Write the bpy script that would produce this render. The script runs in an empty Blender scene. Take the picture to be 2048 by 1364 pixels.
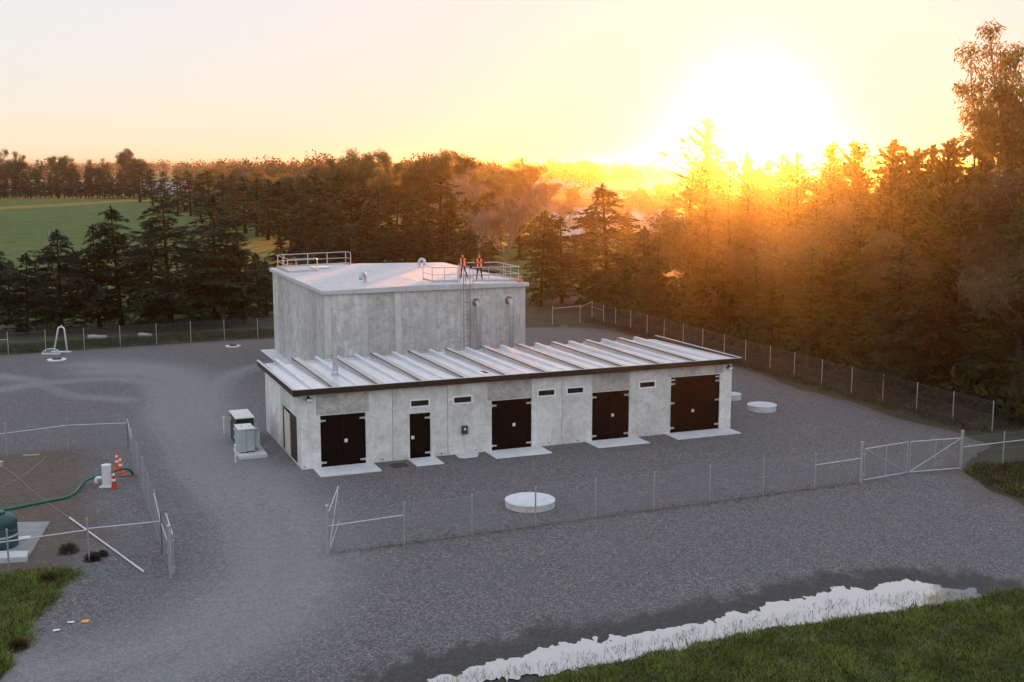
import bpy, math, random
import numpy as np
from mathutils import Vector, Matrix

sc = bpy.context.scene
COL = sc.collection

# ------------------------------------------------------------------ camera
F_PX, HOR, CAM_H = 2340.0, 328.0, 15.0
PITCH = math.atan((682.0 - HOR) / F_PX)
cam = bpy.data.cameras.new('camera')
cam_o = bpy.data.objects.new('camera', cam)
COL.objects.link(cam_o)
cam.sensor_width = 36.0
cam.lens = F_PX / 2048.0 * 36.0
cam.clip_start = 0.5
cam.clip_end = 20000.0
cam_o.location = (0, 0, CAM_H)
cam_o.rotation_euler = (math.pi / 2 - PITCH, 0, 0)
sc.camera = cam_o

# ------------------------------------------------------------------ sky and sun
SUN_EL, SUN_AZ = math.radians(2.3), math.radians(11.3)
world = bpy.data.worlds.new('World')
sc.world = world
world.use_nodes = True
wn = world.node_tree
sky = wn.nodes.new('ShaderNodeTexSky')
sky.sky_type = 'NISHITA'
sky.sun_disc = False
sky.sun_elevation = SUN_EL
sky.sun_rotation = SUN_AZ
sky.air_density = 0.65
sky.dust_density = 0.3
sky.ozone_density = 1.2
wn.nodes['Background'].inputs[1].default_value = 0.1
# the photograph holds the whole dome within its range: soften the sky's contrast evenly in every direction
bw = wn.nodes.new('ShaderNodeRGBToBW')
wn.links.new(sky.outputs[0], bw.inputs[0])
chroma = wn.nodes.new('ShaderNodeVectorMath')
chroma.operation = 'DIVIDE'
wn.links.new(sky.outputs[0], chroma.inputs[0])
wn.links.new(bw.outputs[0], chroma.inputs[1])
gam = wn.nodes.new('ShaderNodeGamma')
gam.inputs[1].default_value = 0.32
wn.links.new(chroma.outputs[0], gam.inputs[0])
lum = wn.nodes.new('ShaderNodeMath')
lum.operation = 'POWER'
lum.inputs[1].default_value = 0.03
wn.links.new(bw.outputs[0], lum.inputs[0])
mul = wn.nodes.new('ShaderNodeVectorMath')
mul.operation = 'SCALE'
wn.links.new(gam.outputs[0], mul.inputs[0])
wn.links.new(lum.outputs[0], mul.inputs['Scale'])
wbal = wn.nodes.new('ShaderNodeVectorMath')     # the photograph's warm white balance, the same in every direction
wbal.operation = 'MULTIPLY'
wbal.inputs[1].default_value = (1.05, 0.965, 0.965)
wn.links.new(mul.outputs[0], wbal.inputs[0])
wn.links.new(wbal.outputs[0], wn.nodes['Background'].inputs[0])
sun = bpy.data.lights.new('sun', 'SUN')
sun.energy = 2.3
sun.angle = math.radians(0.5)
sun.color = (1.0, 0.30, 0.035)
sun_o = bpy.data.objects.new('sun', sun)
COL.objects.link(sun_o)
sd = Vector((math.sin(SUN_AZ) * math.cos(SUN_EL), math.cos(SUN_AZ) * math.cos(SUN_EL), math.sin(SUN_EL)))
sun_o.rotation_euler = sd.to_track_quat('Z', 'Y').to_euler()
sc.view_settings.view_transform = 'Standard'
sc.view_settings.look = 'None'
sc.view_settings.exposure = 3.1
sc.view_settings.gamma = 1.0
sc.render.engine = 'CYCLES'
sc.cycles.use_denoising = True
sc.cycles.max_bounces = 6
sc.cycles.diffuse_bounces = 3
sc.cycles.transmission_bounces = 4
sc.cycles.transparent_max_bounces = 8
sc.cycles.volume_bounces = 0
sc.cycles.use_adaptive_sampling = True
sc.cycles.adaptive_threshold = 0.01

# ------------------------------------------------------------------ helpers
FW = Vector((0, math.cos(PITCH), -math.sin(PITCH)))
UP = Vector((0, math.sin(PITCH), math.cos(PITCH)))
RT = Vector((1, 0, 0))


def gp(x, y, z=0.0):
    """ground (height z) point seen at photograph pixel x, y"""
    r = FW * F_PX + RT * (x - 1024.0) + UP * (682.0 - y)
    t = (z - CAM_H) / r.z
    return Vector((r.x * t, r.y * t, z))


def at_dist(x, d):
    """ground point at distance d (along +Y) in the direction of photograph column x"""
    return Vector(((x - 1024.0) / F_PX * d, d, 0.0))


def top_h(y, d):
    """height of a thing at distance d whose top shows at photograph row y"""
    return CAM_H + (HOR - y) / F_PX * d


YAW = math.radians(22.2)
PH = Vector((-10.42, 56.42, 0.0))
PU = Vector((math.cos(YAW), math.sin(YAW), 0))
PV = Vector((-math.sin(YAW), math.cos(YAW), 0))


def W(u, v, z=0.0):
    return PH + PU * u + PV * v + Vector((0, 0, z))


class MB:
    def __init__(self):
        self.v = []
        self.f = []

    def box(self, x0, x1, y0, y1, z0, z1):
        n = len(self.v)
        self.v += [(x, y, z) for x in (x0, x1) for y in (y0, y1) for z in (z0, z1)]
        self.f += [tuple(n + i for i in q) for q in ((0, 1, 3, 2), (4, 6, 7, 5), (0, 4, 5, 1), (2, 3, 7, 6), (0, 2, 6, 4), (1, 5, 7, 3))]
        return self

    def bar(self, p0, p1, w, h):
        p0, p1 = Vector(p0), Vector(p1)
        d = (p1 - p0).normalized()
        s = d.cross(Vector((0, 0, 1)))
        if s.length < 1e-4:
            s = Vector((1, 0, 0))
        s.normalize()
        t = s.cross(d)
        n = len(self.v)
        for p in (p0, p1):
            for a, b in ((-1, -1), (1, -1), (1, 1), (-1, 1)):
                self.v.append(tuple(p + s * (a * w / 2) + t * (b * h / 2)))
        self.f += [tuple(n + i for i in q) for q in ((0, 1, 2, 3), (7, 6, 5, 4), (0, 4, 5, 1), (1, 5, 6, 2), (2, 6, 7, 3), (3, 7, 4, 0))]
        return self

    def tube(self, pts, rad, k=8, caps=True):
        pts = [Vector(p) for p in pts]
        if not hasattr(rad, '__len__'):
            rad = [rad] * len(pts)
        n0 = len(self.v)
        ref = None
        for i, p in enumerate(pts):
            d = (pts[min(i + 1, len(pts) - 1)] - pts[max(i - 1, 0)])
            d = d.normalized() if d.length > 1e-9 else Vector((0, 0, 1))
            if ref is None:
                ref = Vector((1, 0, 0)) if abs(d.x) < 0.9 else Vector((0, 1, 0))
            s = (ref - d * ref.dot(d)).normalized()
            ref = s
            t = d.cross(s)
            for j in range(k):
                a = 2 * math.pi * j / k
                self.v.append(tuple(p + s * (rad[i] * math.cos(a)) + t * (rad[i] * math.sin(a))))
        for i in range(len(pts) - 1):
            for j in range(k):
                a, b = n0 + i * k + j, n0 + i * k + (j + 1) % k
                self.f.append((a, b, b + k, a + k))
        if caps:
            self.f.append(tuple(n0 + j for j in reversed(range(k))))
            self.f.append(tuple(n0 + (len(pts) - 1) * k + j for j in range(k)))
        return self

    def lathe(self, prof, k=24, c=(0, 0, 0), caps=True):
        n0 = len(self.v)
        for r, z in prof:
            for j in range(k):
                a = 2 * math.pi * j / k
                self.v.append((c[0] + r * math.cos(a), c[1] + r * math.sin(a), c[2] + z))
        for i in range(len(prof) - 1):
            for j in range(k):
                a, b = n0 + i * k + j, n0 + i * k + (j + 1) % k
                self.f.append((a, b, b + k, a + k))
        if caps:
            self.f.append(tuple(n0 + j for j in reversed(range(k))))
            self.f.append(tuple(n0 + (len(prof) - 1) * k + j for j in range(k)))
        return self

    def prism(self, pts, z0, z1):
        n0 = len(self.v)
        k = len(pts)
        self.v += [(p[0], p[1], z0) for p in pts] + [(p[0], p[1], z1) for p in pts]
        self.f.append(tuple(n0 + j for j in reversed(range(k))))
        self.f.append(tuple(n0 + k + j for j in range(k)))
        for j in range(k):
            a, b = n0 + j, n0 + (j + 1) % k
            self.f.append((a, b, b + k, a + k))
        return self

    def mesh(self, name, mat, smooth=False):
        me = bpy.data.meshes.new(name)
        me.from_pydata([tuple(p) for p in self.v], [], self.f)
        if smooth:
            me.polygons.foreach_set('use_smooth', [True] * len(me.polygons))
        if mat:
            me.materials.append(mat)
        me.update()
        return me

    def build(self, name, mat, parent=None, smooth=False, bevel=0.0, loc=None, rz=0.0):
        return link(name, self.mesh(name, mat, smooth), parent, bevel, loc, rz)


def link(name, me, parent=None, bevel=0.0, loc=None, rz=0.0):
    o = bpy.data.objects.new(name, me)
    COL.objects.link(o)
    if parent is not None:
        o.parent = parent
    if loc is not None:
        o.location = loc
    if rz:
        o.rotation_euler = (0, 0, rz)
    if bevel:
        b = o.modifiers.new('bevel', 'BEVEL')
        b.width = bevel
        b.segments = 2
        b.limit_method = 'ANGLE'
    return o


def tag(o, label=None, cat=None, group=None, kind=None):
    if label:
        o['label'] = label
    if cat:
        o['category'] = cat
    if group:
        o['group'] = group
    if kind:
        o['kind'] = kind
    return o


def thing(name, label, cat, loc=(0, 0, 0), rz=0.0, group=None):
    o = bpy.data.objects.new(name, None)
    o.empty_display_size = 0.3
    COL.objects.link(o)
    o.location = loc
    o.rotation_euler = (0, 0, rz)
    return tag(o, label, cat, group)


def copy_tree(o, parent=None):
    c = o.copy()
    COL.objects.link(c)
    c.parent = parent
    for ch in list(o.children):
        copy_tree(ch, c)
    return c


def np_mesh(name, verts, faces, mat, tint=None, smooth=False):
    """verts (N,3); faces (M,k) numpy arrays"""
    me = bpy.data.meshes.new(name)
    nv, (nf, k) = len(verts), faces.shape
    me.vertices.add(nv)
    me.vertices.foreach_set('co', np.asarray(verts, np.float32).ravel())
    me.loops.add(nf * k)
    me.loops.foreach_set('vertex_index', faces.astype(np.int32).ravel())
    me.polygons.add(nf)
    me.polygons.foreach_set('loop_start', np.arange(0, nf * k, k, dtype=np.int32))
    me.polygons.foreach_set('loop_total', np.full(nf, k, dtype=np.int32))
    if smooth:
        me.polygons.foreach_set('use_smooth', np.ones(nf, bool))
    if tint is not None:
        a = me.attributes.new('tint', 'FLOAT', 'POINT')
        a.data.foreach_set('value', np.asarray(tint, np.float32))
    if mat:
        me.materials.append(mat)
    me.update()
    return me


# ------------------------------------------------------------------ materials
class NT:
    def __init__(self, name):
        self.m = bpy.data.materials.new(name)
        self.m.use_nodes = True
        self.t = self.m.node_tree
        self.p = self.t.nodes['Principled BSDF']
        self.out = self.t.nodes['Material Output']

    def n(self, typ, **kw):
        nd = self.t.nodes.new('ShaderNode' + typ)
        for k, v in kw.items():
            if k.startswith('i_'):
                nd.inputs[k[2:].replace('_', ' ')].default_value = v
            else:
                setattr(nd, k, v)
        return nd

    def l(self, a, b):
        self.t.links.new(a, b)

    def noise(self, vec, scale, detail=4.0, rough=0.6, dist=0.0):
        nd = self.n('TexNoise')
        nd.inputs['Scale'].default_value = scale
        nd.inputs['Detail'].default_value = detail
        nd.inputs['Roughness'].default_value = rough
        nd.inputs['Distortion'].default_value = dist
        self.l(vec, nd.inputs['Vector'])
        return nd.outputs['Fac']

    def ramp(self, fac, stops):
        nd = self.n('ValToRGB')
        cr = nd.color_ramp
        while len(cr.elements) < len(stops):
            cr.elements.new(0.5)
        for e, (p, c) in zip(cr.elements, stops):
            e.position = p
            e.color = (*c, 1) if len(c) == 3 else c
        self.l(fac, nd.inputs[0])
        return nd.outputs[0]

    def mix(self, fac, a, b, mode='MIX'):
        nd = self.n('Mix', data_type='RGBA', blend_type=mode)
        for sock, val in ((nd.inputs[0], fac), (nd.inputs[6], a), (nd.inputs[7], b)):
            if isinstance(val, (int, float)):
                sock.default_value = val
            elif isinstance(val, tuple):
                sock.default_value = (*val, 1)
            else:
                self.l(val, sock)
        return nd.outputs[2]

    def math(self, op, a, b=None, clamp=False):
        nd = self.n('Math', operation=op, use_clamp=clamp)
        for i, val in enumerate((a, b)):
            if val is None:
                continue
            if isinstance(val, (int, float)):
                nd.inputs[i].default_value = val
            else:
                self.l(val, nd.inputs[i])
        return nd.outputs[0]

    def coords(self, which='Object', scale=(1, 1, 1)):
        tc = self.n('TexCoord')
        if scale == (1, 1, 1):
            return tc.outputs[which]
        mp = self.n('Mapping')
        mp.inputs['Scale'].default_value = scale
        self.l(tc.outputs[which], mp.inputs['Vector'])
        return mp.outputs[0]

    def pos(self, scale=(1, 1, 1)):
        g = self.n('NewGeometry')
        if scale == (1, 1, 1):
            return g.outputs['Position']
        mp = self.n('Mapping')
        mp.inputs['Scale'].default_value = scale
        self.l(g.outputs['Position'], mp.inputs['Vector'])
        return mp.outputs[0]

    def attr(self, name):
        return self.n('Attribute', attribute_name=name).outputs['Fac']

    def bump(self, h, strength=0.3, dist=0.02):
        nd = self.n('Bump')
        nd.inputs['Strength'].default_value = strength
        nd.inputs['Distance'].default_value = dist
        self.l(h, nd.inputs['Height'])
        self.l(nd.outputs[0], self.p.inputs['Normal'])

    def base(self, c):
        if isinstance(c, tuple):
            self.p.inputs['Base Color'].default_value = (*c, 1)
        else:
            self.l(c, self.p.inputs['Base Color'])

    def set(self, **kw):
        for k, v in kw.items():
            s = self.p.inputs[k.replace('_', ' ')]
            if isinstance(v, (int, float)):
                s.default_value = v
            else:
                self.l(v, s)
        return self


def simple(name, c1, c2, scale=6.0, rough=0.7, metal=0.0, bump=0.15, bscale=40.0, stretch=(1, 1, 1), spec=0.4):
    t = NT(name)
    v = t.coords('Object', stretch)
    f = t.noise(v, scale, 5, 0.65)
    t.base(t.mix(t.ramp(f, [(0.3, (0, 0, 0)), (0.7, (1, 1, 1))]), c1, c2))
    t.set(Roughness=rough, Metallic=metal)
    t.p.inputs['Specular IOR Level'].default_value = spec
    if bump:
        t.bump(t.noise(v, bscale, 3), bump, 0.01)
    return t.m


def concrete(name, lo, hi, streak=0.5, stain=0.5, pos_off=0.0):
    """cast concrete: cloudy blotches, vertical drips, pores, each panel its own tone"""
    t = NT(name)
    oi = t.n('ObjectInfo')
    geo = t.n('NewGeometry')
    add = t.n('VectorMath', operation='ADD')
    t.l(geo.outputs['Position'], add.inputs[0])
    sc_ = t.n('VectorMath', operation='SCALE')
    sc_.inputs['Scale'].default_value = 37.0
    cmb = t.n('CombineXYZ')
    t.l(oi.outputs['Random'], cmb.inputs[0])
    t.l(oi.outputs['Random'], cmb.inputs[1])
    t.l(cmb.outputs[0], sc_.inputs[0])
    t.l(sc_.outputs[0], add.inputs[1])
    v = add.outputs[0]
    big = t.noise(v, 0.9, 6, 0.68, 0.6)
    mid = t.noise(v, 3.5, 6, 0.7, 0.8)
    mp = t.n('Mapping')
    mp.inputs['Scale'].default_value = (3.2, 3.2, 0.22)
    t.l(v, mp.inputs['Vector'])
    drip = t.noise(mp.outputs[0], 1.0, 5, 0.7)
    fine = t.noise(v, 45.0, 3, 0.7)
    f = t.math('ADD', t.math('MULTIPLY', big, 0.55), t.math('MULTIPLY', mid, 0.45))
    c = t.mix(t.ramp(f, [(0.40, (0, 0, 0)), (0.60, (1, 1, 1))]), lo, hi)
    c = t.mix(t.ramp(drip, [(0.36, (streak,) * 3), (0.60, (0, 0, 0))]), c, tuple(x * 0.72 for x in lo))
    st = t.noise(v, 1.7, 8, 0.75, 1.5)
    c = t.mix(t.ramp(st, [(0.56, (0, 0, 0)), (0.72, (stain,) * 3)]), c, (lo[0] * 0.6, lo[1] * 0.54, lo[2] * 0.48))
    c = t.mix(t.math('MULTIPLY', t.ramp(fine, [(0.3, (1, 1, 1)), (0.45, (0, 0, 0))]), 0.3), c, tuple(x * 0.6 for x in lo))
    tone = t.math('ADD', t.math('MULTIPLY', oi.outputs['Random'], 0.26), 0.87)
    hs = t.n('HueSaturation')
    t.l(c, hs.inputs['Color'])
    t.l(tone, hs.inputs['Value'])
    t.base(hs.outputs[0])
    t.set(Roughness=0.85)
    t.p.inputs['Specular IOR Level'].default_value = 0.25
    t.bump(t.math('ADD', t.math('MULTIPLY', mid, 0.6), t.math('MULTIPLY', fine, 0.4)), 0.25, 0.015)
    return t.m


def leaf_mat(name, dark, light, trans=0.35, tcol=None):
    t = NT(name)
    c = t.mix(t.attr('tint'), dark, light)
    oi = t.n('ObjectInfo')
    hs = t.n('HueSaturation')
    t.l(c, hs.inputs['Color'])
    t.l(t.math('ADD', t.math('MULTIPLY', oi.outputs['Random'], 0.5), 0.75), hs.inputs['Value'])
    t.l(t.math('ADD', t.math('MULTIPLY', oi.outputs['Random'], 0.03), 0.485), hs.inputs['Hue'])
    t.base(hs.outputs[0])
    t.set(Roughness=0.7)
    t.p.inputs['Specular IOR Level'].default_value = 0.25
    tr = t.n('BsdfTranslucent')
    if tcol:
        tr.inputs['Color'].default_value = (*tcol, 1)
    else:
        t.l(hs.outputs[0], tr.inputs['Color'])
    mx = t.n('MixShader')
    mx.inputs[0].default_value = trans
    t.l(t.p.outputs[0], mx.inputs[1])
    t.l(tr.outputs[0], mx.inputs[2])
    t.l(mx.outputs[0], t.out.inputs['Surface'])
    return t.m


M = {}
M['concrete'] = concrete('concrete_wall', (0.58, 0.565, 0.54), (0.83, 0.81, 0.785), 0.22, 0.7)
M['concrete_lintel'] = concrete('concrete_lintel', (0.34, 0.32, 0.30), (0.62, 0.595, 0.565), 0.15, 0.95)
M['concrete_tank'] = concrete('concrete_tank', (0.46, 0.45, 0.44), (0.78, 0.77, 0.755), 0.4, 0.75)
M['concrete_strip'] = concrete('concrete_strip', (0.60, 0.60, 0.60), (0.74, 0.74, 0.735), 0.2, 0.2)
M['concrete_slab'] = concrete('concrete_slab', (0.60, 0.60, 0.61), (0.72, 0.72, 0.73), 0.1, 0.15)
M['concrete_roof'] = concrete('concrete_roof', (0.60, 0.61, 0.63), (0.74, 0.75, 0.77), 0.1, 0.12)
M['joint'] = simple('joint_sealant', (0.10, 0.10, 0.10), (0.15, 0.15, 0.145), rough=0.9)
M['door'] = simple('door_brown_black', (0.0028, 0.0026, 0.0026), (0.0052, 0.0047, 0.0045), 3.0, 0.6, 0, 0.08, 30, (1, 1, 0.2), 0.05)
M['brown'] = simple('brown_coated_steel', (0.028, 0.016, 0.011), (0.045, 0.025, 0.017), 3.0, 0.42, 0.0, 0.05)
M['galv'] = simple('galvanised_steel', (0.44, 0.455, 0.48), (0.62, 0.63, 0.65), 14.0, 0.42, 0.75, 0.05, 60)
M['alu'] = simple('aluminium_white', (0.74, 0.75, 0.77), (0.82, 0.83, 0.84), 10.0, 0.4, 0.3, 0.0)
M['roofmetal'] = simple('roof_sheet_metal', (0.62, 0.64, 0.68), (0.80, 0.81, 0.84), 2.2, 0.36, 0.55, 0.06, 12, (1, 0.25, 1))
M['ribmetal'] = simple('roof_rib_flashing', (0.42, 0.40, 0.39), (0.60, 0.58, 0.56), 2.5, 0.38, 0.5, 0.06, 12, (1, 0.25, 1))
M['rust'] = simple('rusty_flange', (0.20, 0.085, 0.045), (0.34, 0.20, 0.14), 18.0, 0.85, 0.1, 0.3)
M['hinge'] = simple('hinge_pale', (0.45, 0.45, 0.44), (0.62, 0.61, 0.6), 20.0, 0.5, 0.3, 0.0)
M['greybox'] = simple('transformer_grey', (0.40, 0.45, 0.46), (0.47, 0.52, 0.53), 3.0, 0.45, 0.0, 0.04)
M['palecap'] = simple('pale_lid_paint', (0.70, 0.70, 0.66), (0.80, 0.80, 0.76), 3.0, 0.5, 0.0, 0.04)
M['darkgreen'] = simple('dark_green_cabinet', (0.012, 0.017, 0.012), (0.022, 0.028, 0.019), 3.0, 0.4, 0.0, 0.05)
M['green_meter'] = simple('meter_box_green', (0.03, 0.055, 0.038), (0.05, 0.08, 0.055), 8.0, 0.5)
M['tankgreen'] = simple('tank_teal_green', (0.015, 0.055, 0.050), (0.028, 0.085, 0.075), 2.0, 0.4, 0.0, 0.08, 10)
M['hose'] = simple('hose_green', (0.012, 0.11, 0.075), (0.03, 0.19, 0.13), 8.0, 0.45, 0.0, 0.1)
M['pvc'] = simple('pvc_white', (0.66, 0.67, 0.66), (0.76, 0.77, 0.76), 6.0, 0.4)
M['orange'] = simple('cone_orange', (0.75, 0.07, 0.015), (0.88, 0.12, 0.03), 6.0, 0.5)
M['orange_dark'] = simple('cone_orange_grubby', (0.48, 0.035, 0.012), (0.62, 0.06, 0.02), 6.0, 0.55)
M['white'] = simple('white_reflective', (0.78, 0.78, 0.78), (0.86, 0.86, 0.86), 6.0, 0.35)
M['frame_white'] = simple('window_frame_white', (0.86, 0.86, 0.86), (0.90, 0.90, 0.90), 6.0, 0.4, 0, 0.0)
M['black'] = simple('black_rubber', (0.02, 0.02, 0.02), (0.035, 0.035, 0.035), 6.0, 0.7)
M['paper'] = simple('paper_white', (0.72, 0.71, 0.66), (0.82, 0.81, 0.77), 9.0, 0.8)
M['card'] = simple('orange_card', (0.80, 0.33, 0.05), (0.88, 0.45, 0.10), 9.0, 0.8)
M['ply'] = simple('pale_board', (0.56, 0.50, 0.42), (0.66, 0.61, 0.53), 2.0, 0.8, 0, 0.1, 30, (4, 4, 0.4))
M['brick'] = simple('reddish_paver', (0.20, 0.09, 0.075), (0.30, 0.15, 0.12), 9.0, 0.9)
M['bark'] = simple('bark', (0.045, 0.032, 0.022), (0.11, 0.08, 0.055), 9.0, 0.9, 0, 0.6, 18, (1, 1, 0.25))
M['bark_dark'] = simple('bark_dark', (0.022, 0.016, 0.011), (0.055, 0.040, 0.028), 9.0, 0.9, 0, 0.6, 18, (1, 1, 0.25))
M['bark_gum'] = simple('bark_gum', (0.10, 0.075, 0.055), (0.22, 0.17, 0.13), 3.0, 0.9, 0, 0.4, 14, (1, 1, 0.3))
M['bark_pale'] = simple('bark_pale', (0.22, 0.17, 0.13), (0.42, 0.35, 0.29), 3.0, 0.85, 0, 0.4, 14, (1, 1, 0.3))
M['log'] = simple('weathered_log', (0.32, 0.28, 0.25), (0.50, 0.46, 0.42), 6.0, 0.9, 0, 0.4, 22)
M['wire'] = simple('chain_link_wire', (0.25, 0.26, 0.27), (0.36, 0.37, 0.38), 9.0, 0.5, 0.4, 0.0)
M['grate'] = simple('iron_grate', (0.07, 0.05, 0.042), (0.12, 0.085, 0.07), 20.0, 0.7, 0.3, 0.2)
M['stone'] = simple('loose_stone', (0.13, 0.125, 0.12), (0.30, 0.295, 0.285), 4.0, 0.9, 0, 0.4)

gl = NT('window_glass')
gl.base((0.016, 0.015, 0.013))
gl.set(Roughness=0.06)
gl.p.inputs['Specular IOR Level'].default_value = 0.6
M['glass'] = gl.m

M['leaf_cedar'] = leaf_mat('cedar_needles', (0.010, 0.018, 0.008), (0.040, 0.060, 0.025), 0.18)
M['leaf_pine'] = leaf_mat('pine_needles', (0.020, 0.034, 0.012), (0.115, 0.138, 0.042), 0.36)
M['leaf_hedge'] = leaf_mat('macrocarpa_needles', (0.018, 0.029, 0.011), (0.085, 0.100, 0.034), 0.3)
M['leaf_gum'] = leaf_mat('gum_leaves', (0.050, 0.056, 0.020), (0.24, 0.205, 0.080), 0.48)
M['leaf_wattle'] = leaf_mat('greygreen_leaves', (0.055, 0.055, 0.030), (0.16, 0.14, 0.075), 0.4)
M['twig'] = leaf_mat('bare_twigs', (0.14, 0.095, 0.068), (0.36, 0.26, 0.19), 0.25)
M['grass'] = leaf_mat('grass_blades', (0.060, 0.090, 0.016), (0.34, 0.40, 0.085), 0.38)
M['straw'] = leaf_mat('pale_grass_blades', (0.10, 0.12, 0.03), (0.34, 0.34, 0.11), 0.35)
M['dimgrass'] = leaf_mat('rank_grass_blades', (0.025, 0.035, 0.011), (0.09, 0.11, 0.032), 0.25)
M['weed'] = leaf_mat('brown_weeds', (0.030, 0.018, 0.010), (0.10, 0.058, 0.032), 0.2)
M['litter'] = leaf_mat('dead_needles', (0.032, 0.020, 0.014), (0.11, 0.058, 0.034), 0.1)
M['far_leaf'] = leaf_mat('far_wood_leaves', (0.035, 0.032, 0.014), (0.10, 0.08, 0.035), 0.3)

# gravel: speckled stone chips, dusty wheel tracks, damp margin by the puddle
t = NT('gravel')
P = t.pos()
vor = t.n('TexVoronoi')
vor.inputs['Scale'].default_value = 19.0
t.l(P, vor.inputs['Vector'])
chip = t.n('SeparateColor')
t.l(vor.outputs['Color'], chip.inputs[0])
fine = t.noise(P, 30.0, 4, 0.85)
mid = t.noise(P, 5.0, 5, 0.7)
big = t.noise(P, 0.35, 5, 0.6, 0.6)
f = t.math('ADD', t.math('MULTIPLY', chip.outputs[0], 0.5), t.math('MULTIPLY', fine, 0.5))
c = t.ramp(f, [(0.15, (0.047, 0.043, 0.043)), (0.5, (0.138, 0.124, 0.119)), (0.9, (0.41, 0.39, 0.385))])
c = t.mix(t.math('MULTIPLY', t.ramp(mid, [(0.35, (1, 1, 1)), (0.6, (0, 0, 0))]), 0.5), c, (0.10, 0.10, 0.107))
c = t.mix(t.ramp(big, [(0.35, (0.35,) * 3), (0.62, (0, 0, 0))]), c, (0.125, 0.125, 0.133))
mpT = t.n('Mapping')
mpT.inputs['Scale'].default_value = (1.0, 1.0, 1.0)
t.l(P, mpT.inputs['Vector'])
tn = t.noise(P, 2.6, 7, 0.78)
trk = t.math('MULTIPLY', t.attr('track'), t.ramp(tn, [(0.3, (0.5,) * 3), (0.65, (1, 1, 1))]), True)
c = t.mix(t.math('MULTIPLY', trk, 0.95), c, t.mix(fine, (0.22, 0.222, 0.23), (0.44, 0.443, 0.455)))
soiln = t.noise(P, 2.6, 6, 0.75)
soil = t.math('MULTIPLY', t.attr('soil'), t.ramp(soiln, [(0.3, (0.3,) * 3), (0.6, (1, 1, 1))]), True)
c = t.mix(soil, c, t.mix(fine, (0.050, 0.033, 0.023), (0.19, 0.135, 0.10)))
wetn = t.noise(t.pos((1.5, 0.6, 1)), 0.8, 8, 0.75, 0.8)
wet = t.math('SUBTRACT', t.math('MULTIPLY', t.attr('wet'), 2.0), t.math('MULTIPLY', wetn, 2.0), True)
wet = t.ramp(wet, [(0.02, (0, 0, 0)), (0.38, (1, 1, 1))])
c = t.mix(t.math('MULTIPLY', wet, 0.9), c, t.mix(f, (0.012, 0.011, 0.010), (0.075, 0.070, 0.066)))
t.base(c)
t.set(Roughness=t.math('SUBTRACT', 0.92, t.math('MULTIPLY', wet, 0.3)))
t.p.inputs['Specular IOR Level'].default_value = 0.25
t.bump(t.math('ADD', t.math('MULTIPLY', chip.outputs[1], 0.6), t.math('MULTIPLY', fine, 0.6)), 0.55, 0.03)
M['gravel'] = t.m

# pasture
t = NT('pasture')
P = t.pos()
a = t.noise(P, 0.035, 5, 0.6)
b = t.noise(t.pos((0.8, 0.30, 1)), 0.45, 7, 0.75, 0.5)
d = t.noise(P, 3.0, 4, 0.7)
c = t.mix(t.ramp(a, [(0.35, (0, 0, 0)), (0.65, (1, 1, 1))]), (0.115, 0.155, 0.045), (0.14, 0.175, 0.055))
c = t.mix(t.ramp(b, [(0.52, (0, 0, 0)), (0.62, (0.8,) * 3)]), c, (0.038, 0.058, 0.020))
c = t.mix(t.math('MULTIPLY', d, 0.5), c, (0.06, 0.105, 0.025))
t.base(c)
t.set(Roughness=0.95)
t.p.inputs['Specular IOR Level'].default_value = 0.1
t.bump(t.math('ADD', b, t.math('MULTIPLY', d, 0.3)), 0.6, 0.25)
M['pasture'] = t.m

# forest floor
t = NT('forest_floor')
P = t.pos()
a = t.noise(P, 0.6, 6, 0.7)
c = t.mix(t.ramp(a, [(0.35, (0, 0, 0)), (0.6, (1, 1, 1))]), (0.032, 0.024, 0.014), (0.050, 0.052, 0.020))
t.base(c)
t.set(Roughness=0.95)
t.bump(t.noise(P, 6, 5), 0.6, 0.1)
M['floor'] = t.m

# puddle
t = NT('puddle_water')
t.base((0.50, 0.50, 0.51))
t.set(Roughness=0.02, IOR=1.45, Metallic=0.36)
t.p.inputs['Specular IOR Level'].default_value = 0.9
t.bump(t.noise(t.pos((1, 2.5, 1)), 2.0, 3), 0.015, 0.02)
M['water'] = t.m

t = NT('hill_pasture')
P = t.pos((1, 1, 1))
t.base(t.mix(t.noise(P, 0.01, 5), (0.05, 0.055, 0.025), (0.10, 0.09, 0.045)))
t.set(Roughness=0.95)
M['hill'] = t.m

# ------------------------------------------------------------------ noise helper for outlines
_rng = np.random.RandomState(5)
_lat = _rng.rand(256, 256)


def vnoise(x, y, s):
    x = np.asarray(x) * s
    y = np.asarray(y) * s
    xi, yi = np.floor(x).astype(int), np.floor(y).astype(int)
    fx, fy = x - xi, y - yi
    fx, fy = fx * fx * (3 - 2 * fx), fy * fy * (3 - 2 * fy)
    g = lambda a, b: _lat[a % 256, b % 256]
    return (g(xi, yi) * (1 - fx) + g(xi + 1, yi) * fx) * (1 - fy) + (g(xi, yi + 1) * (1 - fx) + g(xi + 1, yi + 1) * fx) * fy


def fbm(x, y, s, o=4):
    r, a, tot = 0, 1.0, 0
    for i in range(o):
        r = r + a * vnoise(np.asarray(x) + 17.3 * i, np.asarray(y) - 9.1 * i, s)
        tot += a
        a *= 0.55
        s *= 2.1
    return r / tot - 0.5


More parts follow.
